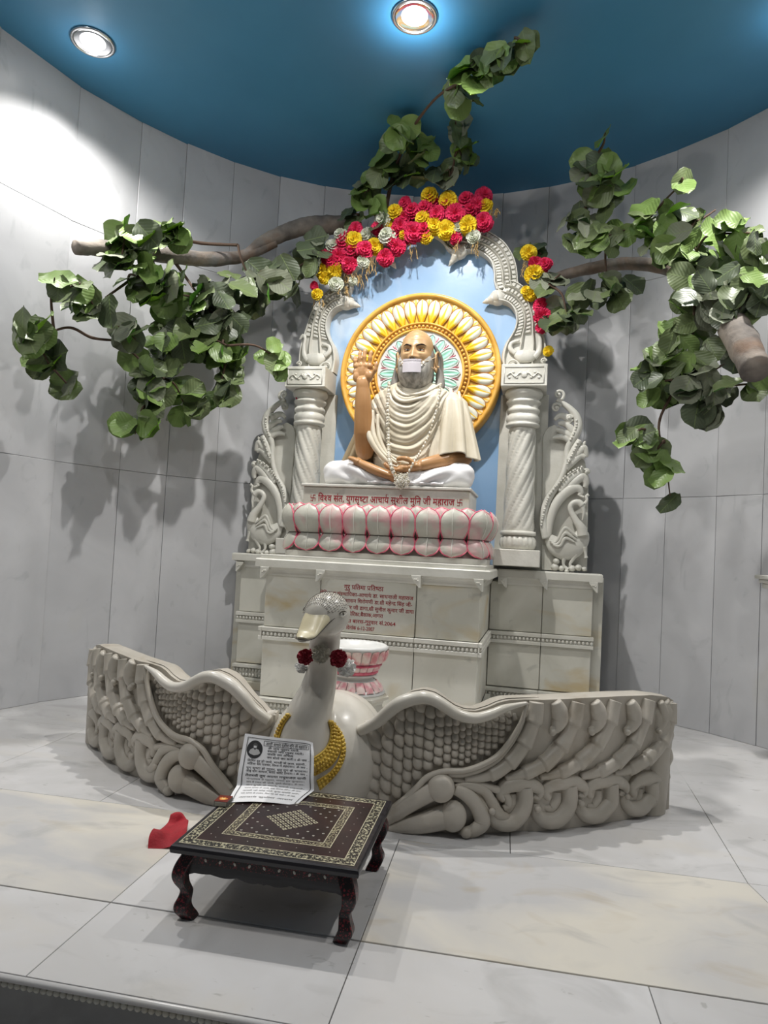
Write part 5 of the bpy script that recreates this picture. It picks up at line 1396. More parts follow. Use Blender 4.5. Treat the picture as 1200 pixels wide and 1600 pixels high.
# ------------------------------------------------------------------ low lacquered table (squared with the floor joints)
def wthing(name, label, cat, loc, group=None):
    o = bpy.data.objects.new(name, None); COL.objects.link(o); o.location = loc; ORG[o.name] = Vector(loc); o.empty_display_size = .05
    return tag(o, label, cat, group)
TX0, TX1, TY0, TY1, TZ = -.838, -.331, 1.716, 2.216, .203
tb = wthing('low_table', 'low dark lacquered table with cream and maroon inlaid top and curved legs', 'table', ((TX0+TX1)/2, (TY0+TY1)/2, 0))
M_LACQ = noisy(mat('black_lacquer', (.012, .011, .012), .28), (.008, .007, .009), (.028, .026, .032), 12, stretch=(.4, 6, 6))
def pattern_mat(name, dark, light, scale, th, rough=.32, kind='F1', lw=.08):
    m = mat(name, dark, rough); nt = m.node_tree; N = nt.nodes; L = nt.links
    tc = N.new('ShaderNodeTexCoord'); v = N.new('ShaderNodeTexVoronoi'); v.feature = kind; v.inputs['Scale'].default_value = scale; v.inputs['Randomness'].default_value = .75
    v2 = N.new('ShaderNodeTexVoronoi'); v2.inputs['Scale'].default_value = scale*2.3
    L.new(tc.outputs['Object'], v.inputs[0]); L.new(tc.outputs['Object'], v2.inputs[0])
    r = N.new('ShaderNodeMapRange'); r.inputs[1].default_value = th; r.inputs[2].default_value = th+lw; L.new(v.outputs[0], r.inputs[0])
    r2 = N.new('ShaderNodeMapRange'); r2.inputs[1].default_value = .28; r2.inputs[2].default_value = .33; L.new(v2.outputs[0], r2.inputs[0])
    mn = N.new('ShaderNodeMath'); mn.operation = 'MULTIPLY'; L.new(r.outputs[0], mn.inputs[0]); L.new(r2.outputs[0], mn.inputs[1])
    mx = N.new('ShaderNodeMix'); mx.data_type = 'RGBA'; L.new(mn.outputs[0], mx.inputs[0]); mx.inputs[6].default_value = (*light, 1); mx.inputs[7].default_value = (*dark, 1)
    L.new(mx.outputs[2], N['Principled BSDF'].inputs['Base Color']); return m
M_INL = pattern_mat('cream_inlay', (.02, .018, .016), (.44, .41, .28), 85, .30)
M_INL2 = pattern_mat('fine_cream_inlay', (.03, .02, .016), (.42, .38, .24), 120, .30)
M_MAR = noisy(mat('maroon_lacquer', (.05, .012, .014), .3), (.014, .006, .007), (.028, .010, .011), 14)
M_MARP = pattern_mat('maroon_floral', (.010, .006, .007), (.17, .018, .026), 85, .24)
M_CREAM = mat('cream_inlay_plain', (.52, .48, .34), .35)
M_BONE = mat('bone_chip', (.55, .53, .47), .35)
m = MB(); P = []
for o, z in ((-.012, TZ-.026), (0, TZ-.022), (.002, TZ-.012), (0, TZ-.004), (-.004, TZ-.0005), (-.010, TZ)):
    P.append([(TX0-o, TY0-o, z), (TX1+o, TY0-o, z), (TX1+o, TY1+o, z), (TX0-o, TY1+o, z)])
m.grid(P, cv=True); m.add(P[0], [(3, 2, 1, 0)]); m.add(P[-1], [(0, 1, 2, 3)]); top = m.build('table_top', M_LACQ, tb)
def frame(d0, d1, name, mt, z=.0006):
    "flat inlaid frame between distances d0 and d1 from the edge of the top"
    m = MB(); a = [(TX0+d0, TY0+d0), (TX1-d0, TY0+d0), (TX1-d0, TY1-d0), (TX0+d0, TY1-d0)]; b = [(TX0+d1, TY0+d1), (TX1-d1, TY0+d1), (TX1-d1, TY1-d1), (TX0+d1, TY1-d1)]
    if d1 > .24: m.add([(x, y, TZ+z) for x, y in a]+[(x, y, TZ-.002) for x, y in a], [(0, 1, 2, 3)]+[(i, (i+1) % 4, (i+1) % 4+4, i+4) for i in range(4)])
    else: m.add([(x, y, TZ+z) for x, y in a+b]+[(x, y, TZ-.002) for x, y in a+b], [(i, (i+1) % 4, (i+1) % 4+4, i+4) for i in range(4)]+[(i, (i+1) % 4, (i+1) % 4+8, i+8) for i in range(4)]+[(i+4, (i+1) % 4+4, (i+1) % 4+12, i+12) for i in range(4)])
    return m.build(name, mt, top)
frame(.016, .046, 'inlaid_border', M_INL)
frame(.046, .100, 'maroon_border', M_MAR)
frame(.100, .124, 'inner_inlaid_border', M_INL2)
frame(.124, .26, 'maroon_field', M_MAR)
for d in (.0150, .0455, .0990, .1235): frame(d, d+.0022, 'edge_line', M_CREAM, .0009)
cxt, cyt = (TX0+TX1)/2, (TY0+TY1)/2
def dot(m, x, y, r, z=.0010, n=8): m.add([(x+r*cos(2*PI*k/n), y+r*sin(2*PI*k/n), TZ+z) for k in range(n)], [tuple(range(n))])
def rng(m, x, y, r0, r1, z=.0011, n=10):
    m.add([(x+r*cos(2*PI*k/n), y+r*sin(2*PI*k/n), TZ+z) for r in (r0, r1) for k in range(n)], [(k, (k+1) % n, n+(k+1) % n, n+k) for k in range(n)])
m = MB()
for i in range(11):
    for j in range(11):
        x, y = cxt+(i-5)*.0225, cyt+(j-5)*.0225
        if (i+j) % 2 or abs(x-cxt)/.075+abs(y-cyt)/.075 < 1.25: continue
        rng(m, x, y, .0019, .0034); dot(m, x, y, .0010)
for k in range(8):
    t = -.16+k*.0457
    for a, b in ((cxt+t, TY0+.073), (cxt+t, TY1-.073), (TX0+.073, cyt+t), (TX1-.073, cyt+t)): dot(m, a, b, .0017)
tag(m.build('inlaid_dots', M_BONE, top), kind='stuff')
m = MB()                                      # the middle lozenge, a lattice of small flowers
for i in range(-3, 4):
    for j in range(-3, 4):
        x, y = cxt+(i+j)*.0118, cyt+(i-j)*.0118
        rng(m, x, y, .0034, .0062, .0012, 8)
        if (i+j) % 2 == 0: 
            for a in range(4): dot(m, x+.0059*cos(a*PI/2), y+.0059*sin(a*PI/2), .0022, .0013, 6)
m.build('lozenge_inlay', M_CREAM, top); 
# apron rails with scalloped lower edge
def apron(axis, pos, s):
    L0, L1 = (TX0+.03, TX1-.03) if axis == 'x' else (TY0+.03, TY1-.03); n = 60; m = MB(); A = []
    for i in range(n+1):
        t = i/n; u = abs(2*t-1); low = TZ-.026-.050-.010*abs(sin(PI*min(1, (1-u)*1.0)*3.0))*(1-u)-.012*(u > .86)*((u-.86)/.14)-(.008 if u < .05 else 0)*(1-u/.05)
        A.append((lerp(L0, L1, t), low))
    poly = [(L0, TZ-.026)]+A+[(L1, TZ-.026)]
    th = .012
    if axis == 'x': vs = [(a, pos, z) for a, z in poly]+[(a, pos+s*th, z) for a, z in poly]
    else: vs = [(pos, a, z) for a, z in poly]+[(pos+s*th, a, z) for a, z in poly]
    N = len(poly); m.add(vs, [tuple(range(N)), tuple(range(2*N-1, N-1, -1))]+[(i, (i+1) % N, (i+1) % N+N, i+N) for i in range(N)])
    o = m.build('apron', M_LACQ, tb)
    m = MB(); z0, z1 = TZ-.054, TZ-.027; d = -s*.0012
    if axis == 'x': m.add([(L0+.002, pos+d, z0), (L1-.002, pos+d, z0), (L1-.002, pos+d, z1), (L0+.002, pos+d, z1)], [(0, 1, 2, 3)])
    else: m.add([(pos+d, L0+.002, z0), (pos+d, L1-.002, z0), (pos+d, L1-.002, z1), (pos+d, L0+.002, z1)], [(0, 1, 2, 3)])
    m.build('floral_strip', M_MARP, o)
    m = MB()
    for k in range(11):
        a = lerp(L0+.02, L1-.02, k/10); c = (a, pos+d*2, TZ-.040) if axis == 'x' else (pos+d*2, a, TZ-.040); m.ball(c, (.0034, .0012, .0052) if axis == 'x' else (.0012, .0034, .0052), 6, 5, Matrix.Rotation(rad(25*(-1)**k), 3, 'Y' if axis == 'x' else 'X'))
    tag(m.build('bone_chips', M_BONE, o), kind='stuff')
apron('x', TY0+.024, 1); apron('x', TY1-.024, -1); apron('y', TX0+.024, 1); apron('y', TX1-.024, -1)
def tleg(x, y, sx_, sy_):
    "cabriole leg: broad knee, pinched ankle, scrolled foot; flat-sawn in both directions"
    prof = [(.0, .022, .030), (.010, .014, .034), (.024, .006, .034), (.038, .006, .030), (.052, .012, .025), (.066, .016, .022), (.076, .013, .022), (.090, .004, .026), (.108, -.002, .030), (.126, .0, .032), (.142, .006, .034), (.156, .014, .034), (.164, .016, .034)]
    m = MB(); P = []
    for z, o, w in prof:                      # o: how far the outer corner stands in from the table's corner, w: width
        z = lerp(0, TZ-.026, z/.164); a, b = o, o+w+.006
        xs = sorted((x+sx_*a, x+sx_*b)); ys = sorted((y+sy_*a, y+sy_*b)); c = .003
        P.append([(xs[0]+c, ys[0], z), (xs[1]-c, ys[0], z), (xs[1], ys[0]+c, z), (xs[1], ys[1]-c, z), (xs[1]-c, ys[1], z), (xs[0]+c, ys[1], z), (xs[0], ys[1]-c, z), (xs[0], ys[0]+c, z)])
    m.grid(crv_rings(P), cv=True); N = len(m.v); m.f += [tuple(range(7, -1, -1)), tuple(range(N-8, N))]; m.m += [0, 0]
    m.build('leg', M_MARP, tb, smooth=True, sharp=35)
def crv_rings(P, k=3):
    n = len(P[0]); cols = [crv([r[i] for r in P], k) for i in range(n)]
    return [[c[j] for c in cols] for j in range(len(cols[0]))]
for x, sx_ in ((TX0+.006, 1), (TX1-.006, -1)):
    for y, sy_ in ((TY0+.006, 1), (TY1-.006, -1)): tleg(x, y, sx_, sy_)
# ------------------------------------------------------------------ printed hymn sheet leaning on the swan, its foot curling over the table
M_PAPER = noisy(mat('white_print_paper', (.78, .78, .79), .6), (.74, .74, .75), (.80, .80, .81), 8)
M_INK = mat('black_ink', (.02, .02, .022), .6); M_GREY = mat('grey_ink', (.22, .22, .22), .6); M_GREYL = mat('light_grey_ink', (.45, .45, .45), .6)
pz = TZ+.0015
FL, FR = Vector(W((-.902, 1.992, pz+.001))), Vector(W((-.700, 2.054, pz+.001)))      # front edge on the table
ML, MR = Vector(W((-.936, 2.122, pz+.012))), Vector(W((-.685, 2.170, pz+.014)))       # where it bends up
TL, TR = Vector(W(X3(383, 1146, 2.20))), Vector(W(X3(491, 1158, 2.235)))
sheet = wthing('hymn_sheet', 'printed white sheet with oval portrait and verses, propped between the table and the swan', 'paper', tuple(ML))
def spt(u, v, lift=0):
    "u across 0..1, v up the sheet 0 (front edge) .. 1 (top)"
    vb = .27
    if v < vb: t = v/vb; a, b = FL.lerp(ML, t), FR.lerp(MR, t); dz = -.012*sin(PI*t)*.7*t
    else:
        t = (v-vb)/(1-vb); a, b = ML.lerp(TL, t), MR.lerp(TR, t); dz = 0
    bend = .018*math.exp(-((v-vb)/.10)**2)
    p = a.lerp(b, u); p = p+Vector((0, .5*bend, -.35*bend))
    p += Vector((0, -.010*sin(PI*u)*(v-.2), .004*sin(PI*u*1.3)*(v < .3)))
    p += Vector((-.008, .014, -.010))*max(0, (u-.82)/.18)**2*sm(.75, 1, v)
    e = .004
    if lift:
        du = spt(min(1, u+e), v)-spt(max(0, u-e), v); dv_ = spt(u, min(1, v+e))-spt(u, max(0, v-e)); n = du.cross(dv_).normalized(); 
        if n.y > 0 and v > .3 or n.z < 0: n = -n
        p = p+n*lift
    return p
m = MB(); P = [[spt(i/24, j/44) for i in range(25)] for j in range(45)]; m.grid(P)
m.v = [tuple(p) for p in m.v]; shp = m.build('page', M_PAPER, sheet, smooth=True)
def pline(m, pts, w, lift=.0006):
    n = len(pts)
    for (a, b), (c, d) in zip(pts, pts[1:]):
        L = math.hypot(c-a, d-b) or 1; k = max(1, int(L/.03)); nx, ny = -(d-b)/L*w/2, (c-a)/L*w/2*.8
        for i in range(k):
            t0, t1 = i/k, (i+1)/k; q = [(lerp(a, c, t0)+nx, lerp(b, d, t0)+ny), (lerp(a, c, t1)+nx, lerp(b, d, t1)+ny), (lerp(a, c, t1)-nx, lerp(b, d, t1)-ny), (lerp(a, c, t0)-nx, lerp(b, d, t0)-ny)]
            m.add([spt(x, y, lift) for x, y in q], [(0, 1, 2, 3)])
m = MB(); pline(m, [(.055, .02), (.055, .955), (.955, .955), (.955, .02)], .008); pline(m, [(.065, .02), (.065, .945), (.945, .945), (.945, .02)], .003); m.build('border_lines', M_INK, shp)
m = MB(); pline(m, [(.30, .855), (.30, .925), (.925, .925), (.925, .855), (.30, .855)], .008); m.build('title_frame', M_INK, shp)
lt = lambda u, v, d: spt(u, v, .0008)
lettering([(dv('आरती आचाय^ सुशील मुनि जी महाराज'), .325, .865, .066, .58)], 'title_text', shp, M_INK, lt)
verses = [('ॐ जय गुरुवर प~यारे,', .36, .81, .44), ('स~वामी जय गुरुवर प~यारे।', .36, .765, .50), ('जयति जय आचाय^', .36, .72, .36), ('जय बोलो जय कारी।। ॐ जय ..', .36, .67, .58),
          ('तिमिर दूर हो जाये, भारती के लाल, स~वामी..', .10, .605, .80), ('अहिंसा धम^ पताका, विश~व में लहराया।। ॐ जय ..', .10, .56, .82),
          ('युग सृष~टा हो गुरुवर, इस युग के भगवान।', .10, .50, .82), ('आई योग साधना, कोटि कोटि प/णाम।। ॐ जय ..', .10, .455, .82), ('तेजस~वी तुम आत~मा मधुराजल वाणी', .10, .395, .80)]
lettering([(dv(t), u, v, .043, w) for t, u, v, w in verses], 'verses', shp, M_INK, lt)
v2 = [('मंगलमय हे गुरुवर, मंगल रूप तुम~हारा।', .355), ('जग में ज~ञान की जोती, तुमने फैलाई।। ॐ जय..'.replace('ज~ञ', 'ग~य'), .315), ('दीन दुखी के सहारे, सबके रखवाले।', .26), ('चरण शरण में आये, सब सेवक तेरे।। ॐ जय..', .215), ('आरती जो कोई गावे, सुख संपति पावे।', .165), ('भव सागर से तरकर, शिव पद को पावे।। ॐ जय..', .12), ('आचाय^ सुशील आश/म', .06)]
lettering([(dv(t), .12, v, .026, .76) for t, v in v2], 'lower_verses', shp, M_GREY, lt)
m = MB(); n = 32; m.add([spt(.178+.112*cos(2*PI*k/n), .785+.135*sin(2*PI*k/n), .0007) for k in range(n)], [tuple(range(n))]); o = m.build('oval_portrait', M_INK, shp)
m = MB(); poly = [(.10, .735), (.115, .775), (.15, .80), (.165, .795), (.18, .775), (.20, .797), (.235, .785), (.255, .75), (.26, .735), (.235, .712), (.18, .697), (.125, .712)]
m.add([spt(a, b, .0010) for a, b in poly], [tuple(range(len(poly)))]); m.build('portrait_robe', M_GREYL, o)
m = MB(); m.add([spt(.18+.036*cos(2*PI*k/20), .835+.046*sin(2*PI*k/20), .0009) for k in range(20)], [tuple(range(20))]); m.build('portrait_face', mat('dark_grey_ink', (.07, .07, .07), .6), o)
m = MB(); m.add([spt(a, b, .0013) for a, b in ((.16, .808), (.20, .808), (.20, .84), (.16, .84))], [(0, 1, 2, 3)]); m.build('portrait_mask', mat('pale_grey_ink', (.62, .62, .62), .6), o)
# ------------------------------------------------------------------ matchbox at the table's back left corner
mx, my = W((-.899, 1.953, 0)).x, W((-.899, 1.953, 0)).y
mx, my = -.822, 2.02
mbx = wthing('matchbox', 'small matchbox with a dark red and orange flame label on the table beside the paper', 'matchbox', (mx, my, TZ+.001))
def rbox(m, a0, a1, b0, b1, z0, z1, ang, c=.0008):
    k = len(m.v); m.box(a0, a1, b0, b1, z0, z1, c); ca, sa = cos(ang), sin(ang)
    m.v[k:] = [(mx+x*ca-y*sa, my+x*sa+y*ca, z) for x, y, z in m.v[k:]]
ANGM = rad(3)
m = MB(); rbox(m, -.021, .021, -.0265, .0265, TZ+.0015, TZ+.0165, ANGM); m.build('sleeve', mat('strike_grey', (.10, .095, .085), .7), mbx)
m = MB(); rbox(m, -.0185, .0185, -.0272, .0272, TZ+.0030, TZ+.0150, ANGM); m.build('tray', mat('card_grey', (.35, .33, .28), .8), mbx)
m = MB(); rbox(m, -.0205, .0205, -.0260, .0260, TZ+.0165, TZ+.0170, ANGM, 0); lb = m.build('label', mat('dark_red_label', (.16, .018, .010), .3), mbx)
m = MB(); fpoly = [(-.010, -.010), (-.004, -.014), (.006, -.012), (.013, -.004), (.012, .006), (.006, .002), (.004, .014), (-.002, .004), (-.008, .012), (-.010, .002), (-.014, .008)]
for s_, z_ in ((1, .0173),): m.add([(mx+(a*s_)*cos(ANGM)-(b*s_)*sin(ANGM), my+a*s_*sin(ANGM)+b*s_*cos(ANGM), TZ+z_) for a, b in fpoly], [tuple(range(len(fpoly)))])
m.build('flame_print', mat('orange_ink', (.75, .28, .05), .35), lb)
m = MB(); m.add([(mx+(a*.5)*cos(ANGM)-(b*.5)*sin(ANGM), my+a*.5*sin(ANGM)+b*.5*cos(ANGM)-.001, TZ+.0176) for a, b in fpoly], [tuple(range(len(fpoly)))]); m.build('flame_core', mat('yellow_ink', (.85, .62, .25), .35), lb)
# ------------------------------------------------------------------ red velvet cloth lying rumpled on the floor
M_VEL = noisy(mat('red_velvet', (.42, .005, .02), .75, **{'Sheen Weight': .5, 'Sheen Tint': (1, .3, .3, 1)}), (.27, .002, .010), (.42, .004, .018), 20, bump=.2, bscale=200)

cl = wthing('red_cloth', 'small stiff piece of rumpled red velvet on the floor left of the low table', 'cloth', (-1.02, 2.13, 0))
rowp = [[(231, 1327, 2.05), (248, 1326, 2.06), (268, 1323, 2.07), (290, 1318, 2.08)], [(233, 1306, 2.07), (249, 1310, 2.08), (268, 1316, 2.09), (290, 1306, 2.10)], [(240, 1294, 2.10), (251, 1299, 2.10), (268, 1304, 2.12), (292, 1294, 2.13)],
        [(248, 1297, 2.14), (256, 1294, 2.15), (270, 1296, 2.16), (293, 1288, 2.16)], [(262, 1285, 2.20), (270, 1287, 2.19), (280, 1284, 2.20), (294, 1282, 2.20)], [(267, 1273, 2.22), (276, 1269, 2.22), (285, 1271, 2.22), (292, 1282, 2.22)], [(272, 1278, 2.27), (279, 1276, 2.27), (285, 1278, 2.27), (292, 1286, 2.26)]]
keysz = [[tuple(W(X3(*q))) for q in r] for r in rowp]
cols = [crv(r, 8) for r in keysz]; P = [crv([c[i] for c in cols], 8) for i in range(len(cols[0]))]
P = [[p+Vector((0, 0, .003*noise.noise(p*30))) for p in r] for r in P]
m = MB(); m.grid(P); m.grid([[p+Vector((.001, .001, -.0018)) for p in r] for r in P]); m.v = [(x, y, max(.0008, z)) for x, y, z in m.v]
m.build('velvet_piece', M_VEL, cl, smooth=True)
# ------------------------------------------------------------------ branches of broad cloth leaves around the arch
def leaf_mat(name, c1, c2, under, rough=.42):
    m = noisy(mat(name, c1, rough), c1, c2, 9, detail=3, bump=0)
    nt = m.node_tree; N = nt.nodes; L = nt.links; b = N['Principled BSDF']
    src = b.inputs['Base Color'].links[0].from_socket
    g = N.new('ShaderNodeNewGeometry'); mx = N.new('ShaderNodeMix'); mx.data_type = 'RGBA'
    L.new(g.outputs['Backfacing'], mx.inputs[0]); L.new(src, mx.inputs[6]); mx.inputs[7].default_value = (*under, 1)
    tc = N.new('ShaderNodeTexCoord'); sp = N.new('ShaderNodeSeparateXYZ'); L.new(tc.outputs['Object'], sp.inputs[0])   # pale midrib and side veins
    ab = N.new('ShaderNodeMath'); ab.operation = 'ABSOLUTE'; L.new(sp.outputs[0], ab.inputs[0])
    r = N.new('ShaderNodeMapRange'); r.inputs[1].default_value = .0012; r.inputs[2].default_value = .0030; r.inputs[3].default_value = .55; r.inputs[4].default_value = 0; L.new(ab.outputs[0], r.inputs[0])
    m3 = N.new('ShaderNodeMix'); m3.data_type = 'RGBA'; L.new(r.outputs[0], m3.inputs[0]); L.new(mx.outputs[2], m3.inputs[6]); m3.inputs[7].default_value = (.22, .30, .10, 1)
    L.new(m3.outputs[2], b.inputs['Base Color'])
    w = N.new('ShaderNodeMath'); w.operation = 'MULTIPLY_ADD'; L.new(ab.outputs[0], w.inputs[0]); w.inputs[1].default_value = -.9; L.new(sp.outputs[1], w.inputs[2])
    s = N.new('ShaderNodeMath'); s.operation = 'SINE'; k = N.new('ShaderNodeMath'); k.operation = 'MULTIPLY'; k.inputs[1].default_value = 330; L.new(w.outputs[0], k.inputs[0]); L.new(k.outputs[0], s.inputs[0])
    bp = N.new('ShaderNodeBump'); bp.inputs['Strength'].default_value = .25; bp.inputs['Distance'].default_value = .0012; L.new(s.outputs[0], bp.inputs['Height']); L.new(bp.outputs[0], b.inputs['Normal'])
    return m
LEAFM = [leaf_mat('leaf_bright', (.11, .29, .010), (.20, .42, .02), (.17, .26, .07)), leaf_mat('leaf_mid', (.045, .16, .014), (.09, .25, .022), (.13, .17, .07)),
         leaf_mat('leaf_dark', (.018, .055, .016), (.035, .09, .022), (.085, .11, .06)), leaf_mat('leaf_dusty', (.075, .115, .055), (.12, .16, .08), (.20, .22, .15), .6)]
M_BARK = noisy(mat('branch_bark', (.2, .16, .13), .8), (.11, .095, .085), (.30, .26, .22), 7, stretch=(1, 1, 1), bump=.5, bscale=30, extra=[((.26, .14, .07), 4, .5, .7, V1, .6, .6), ((.38, .40, .42), 3, .58, .75, V1, 1, .5)])
M_TWIG = mat('twig_bark', (.085, .05, .032), .8)
RL = random.Random(21)
def leaf_mesh(k, mt):
    r = random.Random(100+k); L, Wd = .150, .070*r.uniform(.85, 1.12); m = MB(); P = []
    cup = r.uniform(-.25, .45); curl = r.uniform(-.35, .5); tw = r.uniform(-.3, .3); a1, a2 = r.uniform(0, 6), r.uniform(0, 6)
    for j in range(9):
        v = j/8; w = Wd*(sin(PI*min(1, .05+v*.93))**.55)*(.82+.30*v) if v < 1 else .004
        row = []
        for i in range(7):
            u = -1+2*i/6; x = u*w; y = L*v
            z = cup*x*x/.07*(1)+curl*.04*(v**2)-.05*curl*v*v*v+.006*sin(a1+v*9+u*2)*abs(u)+.005*sin(a2+v*15)*u*u+tw*u*w*v*.6-.004*(1-abs(u))
            row.append((x, y, z))
        P.append(row)
    m.grid(P)
    me = bpy.data.meshes.new('leaf'); me.from_pydata(m.v, [], m.f); me.materials.append(mt); me.polygons.foreach_set('use_smooth', [True]*len(me.polygons)); me.update(); return me
LMESH = {i: [leaf_mesh(i*7+k, mt) for k in range(5)] for i, mt in enumerate(LEAFM)}
def bark(m, pts, rr, n=16, seed=0, knob=.10):
    C = crv(pts, 10); M = len(C); R = np.interp(np.linspace(0, 1, M), np.linspace(0, 1, len(rr)), rr); k0 = len(m.v)
    m.tube(C, list(R), n)
    for i in range(k0, len(m.v)):
        c = C[min(M-1, (i-k0)//n)]; v = Vector(m.v[i]); d = v-c; f = 1+knob*noise.noise(v*14+Vector((seed, 0, 0)))+knob*.6*noise.noise(v*40)
        m.v[i] = tuple(c+d*f)
def wall_y(px, py):
    "how far away (shrine y) the curved wall is behind a photo point"
    d = ray(px, py); A = d.x**2+d.y**2; B = -2*(d.x*XC+d.y*YC); C = XC**2+YC**2-RW**2; t = (-B+math.sqrt(B*B-4*A*C))/2/A
    return (d*t).dot(EY)
def branch(name, label, origin, limbs, blobs, seed, size=1.0, mixw=(4, 4, 3, 1), twig_from=None):
    t = thing(name, label, 'branch', origin)
    R = random.Random(seed)
    anchors = []
    for nm, pts, rr, mt in limbs:
        m = MB(); q = [X3(a, b, min(y, wall_y(a, b)-.22, (CEIL-1.0-.10)/ray(a, b).z*ray(a, b).dot(EY))) for a, b, y in pts]; bark(m, q, rr, seed=seed); m.build(nm, mt, t, smooth=True); anchors += crv(q, 6)
    n = 0
    org = Vector(origin)
    for (cx, cy, rx, ry, cnt, Y, tone) in blobs:
        Y = min(Y, wall_y(cx, cy)-.38)
        dz_ = ray(cx, cy); Y = min(Y, (CEIL-1.0-.13)/dz_.z*dz_.dot(EY)) if dz_.z > 0 else Y
        c = Vector(X3(cx, cy, Y)); a = min(anchors, key=lambda p: (p-c).length)
        if (a-c).length > .05:
            m = MB(); mid = a.lerp(c, .5)+Vector((R.uniform(-.04, .04), R.uniform(-.05, .02), R.uniform(-.01, .06))); tw = crv([a, mid, c, c+(c-mid)*.35], 5); m.tube(tw, [lerp(.009, .003, i/(len(tw)-1)) for i in range(len(tw))], 6); m.build('twig', M_TWIG, t, smooth=True)
            if len(anchors) < 400: anchors += [tw[len(tw)//2], tw[-1]]
        k = .0041*Y/4.3
        for i in range(cnt):
            while True:
                dx, dy, dz = R.uniform(-1, 1), R.uniform(-1, 1), R.uniform(-1, 1)
                if dx*dx+dy*dy+dz*dz < 1: break
            p = c+Vector((dx*rx*k*1.12, dy*min(rx, ry, 40)*k*.9, dz*ry*k*1.12))
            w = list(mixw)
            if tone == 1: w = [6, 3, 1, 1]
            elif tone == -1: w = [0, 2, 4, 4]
            mi = R.choices(range(4), w)[0]
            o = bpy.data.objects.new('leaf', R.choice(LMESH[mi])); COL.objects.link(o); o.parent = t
            nrm = Vector((R.uniform(-.75, .75), -1+R.uniform(-.2, .75), R.uniform(-.35, .95))).normalized()
            dirv = Vector((dx*1.0+R.uniform(-.7, .7), R.uniform(-.3, .3), dz*.8-.55+R.uniform(-.6, .6)))
            dirv = (dirv-nrm*dirv.dot(nrm)).normalized(); sidev = dirv.cross(nrm).normalized()
            M = Matrix((sidev, dirv, nrm)).transposed().to_4x4(); s = size*R.uniform(.84, 1.2)
            M = Matrix.Translation(p-org-dirv*.07*s) @ M @ Matrix.Scale(s, 4)
            o.matrix_local = M; n += 1
    return t, n
B1, n1 = branch('leafy_branch', 'long grey branch hung with dense green leaves, reaching left from the arch', X3(545, 348, 4.62),
    [('bough', [(560, 352, 4.70), (520, 352, 4.62), (475, 354, 4.55), (440, 366, 4.50), (410, 380, 4.45), (385, 398, 4.42)], [.062, .066, .062, .056, .046, .032], M_BARK),
     ('limb', [(430, 380, 4.47), (380, 400, 4.42), (330, 405, 4.36), (270, 400, 4.28), (215, 394, 4.22), (160, 388, 4.16), (118, 387, 4.12)], [.030, .040, .048, .050, .047, .048, .040], M_BARK),
     ('side_twig', [(275, 372, 4.2), (315, 380, 4.18), (372, 383, 4.15)], [.009, .011, .010], M_TWIG),
     ('side_twig', [(240, 410, 4.15), (200, 440, 4.0), (165, 465, 3.95)], [.012, .009, .006], M_TWIG),
     ('side_twig', [(270, 405, 4.2), (295, 440, 4.05), (330, 490, 3.98)], [.012, .009, .005], M_TWIG),
     ('side_twig', [(75, 520, 3.95), (110, 512, 3.95), (145, 528, 3.95), (185, 532, 3.98)], [.005, .008, .009, .006], M_TWIG),
     ('side_twig', [(240, 495, 4.0), (290, 510, 3.98), (355, 540, 3.96)], [.006, .008, .006], M_TWIG)],
    [(205, 372, 36, 22, 18, 4.10, 1), (255, 368, 32, 18, 11, 4.15, 1), (190, 405, 30, 20, 9, 4.10, 1), (84, 443, 14, 10, 2, 3.95, 1), (118, 445, 16, 16, 4, 3.98, 0), (48, 518, 26, 22, 8, 3.92, 1), (72, 560, 22, 30, 7, 3.95, 1), (105, 600, 14, 12, 3, 3.98, 1),
     (145, 475, 45, 18, 10, 4.0, 0), (230, 440, 50, 30, 20, 4.08, 1), (280, 460, 45, 38, 20, 4.06, 1), (335, 480, 55, 45, 28, 4.15, -1), (395, 445, 45, 38, 22, 4.28, -1), (440, 430, 38, 34, 14, 4.35, -1),
     (300, 530, 58, 34, 26, 4.05, 0), (355, 555, 28, 36, 14, 4.05, 0), (235, 580, 34, 34, 14, 4.0, 0), (205, 525, 26, 20, 7, 4.05, -1), (215, 665, 28, 14, 6, 3.98, 1), (285, 625, 36, 28, 13, 4.02, 1), (232, 630, 24, 22, 6, 4.0, 1), (345, 605, 18, 26, 7, 4.02, 0), (432, 560, 18, 26, 6, 4.12, 0), (490, 400, 20, 34, 8, 4.42, -1), (260, 545, 26, 22, 8, 4.0, 0)], 5, size=1.12)
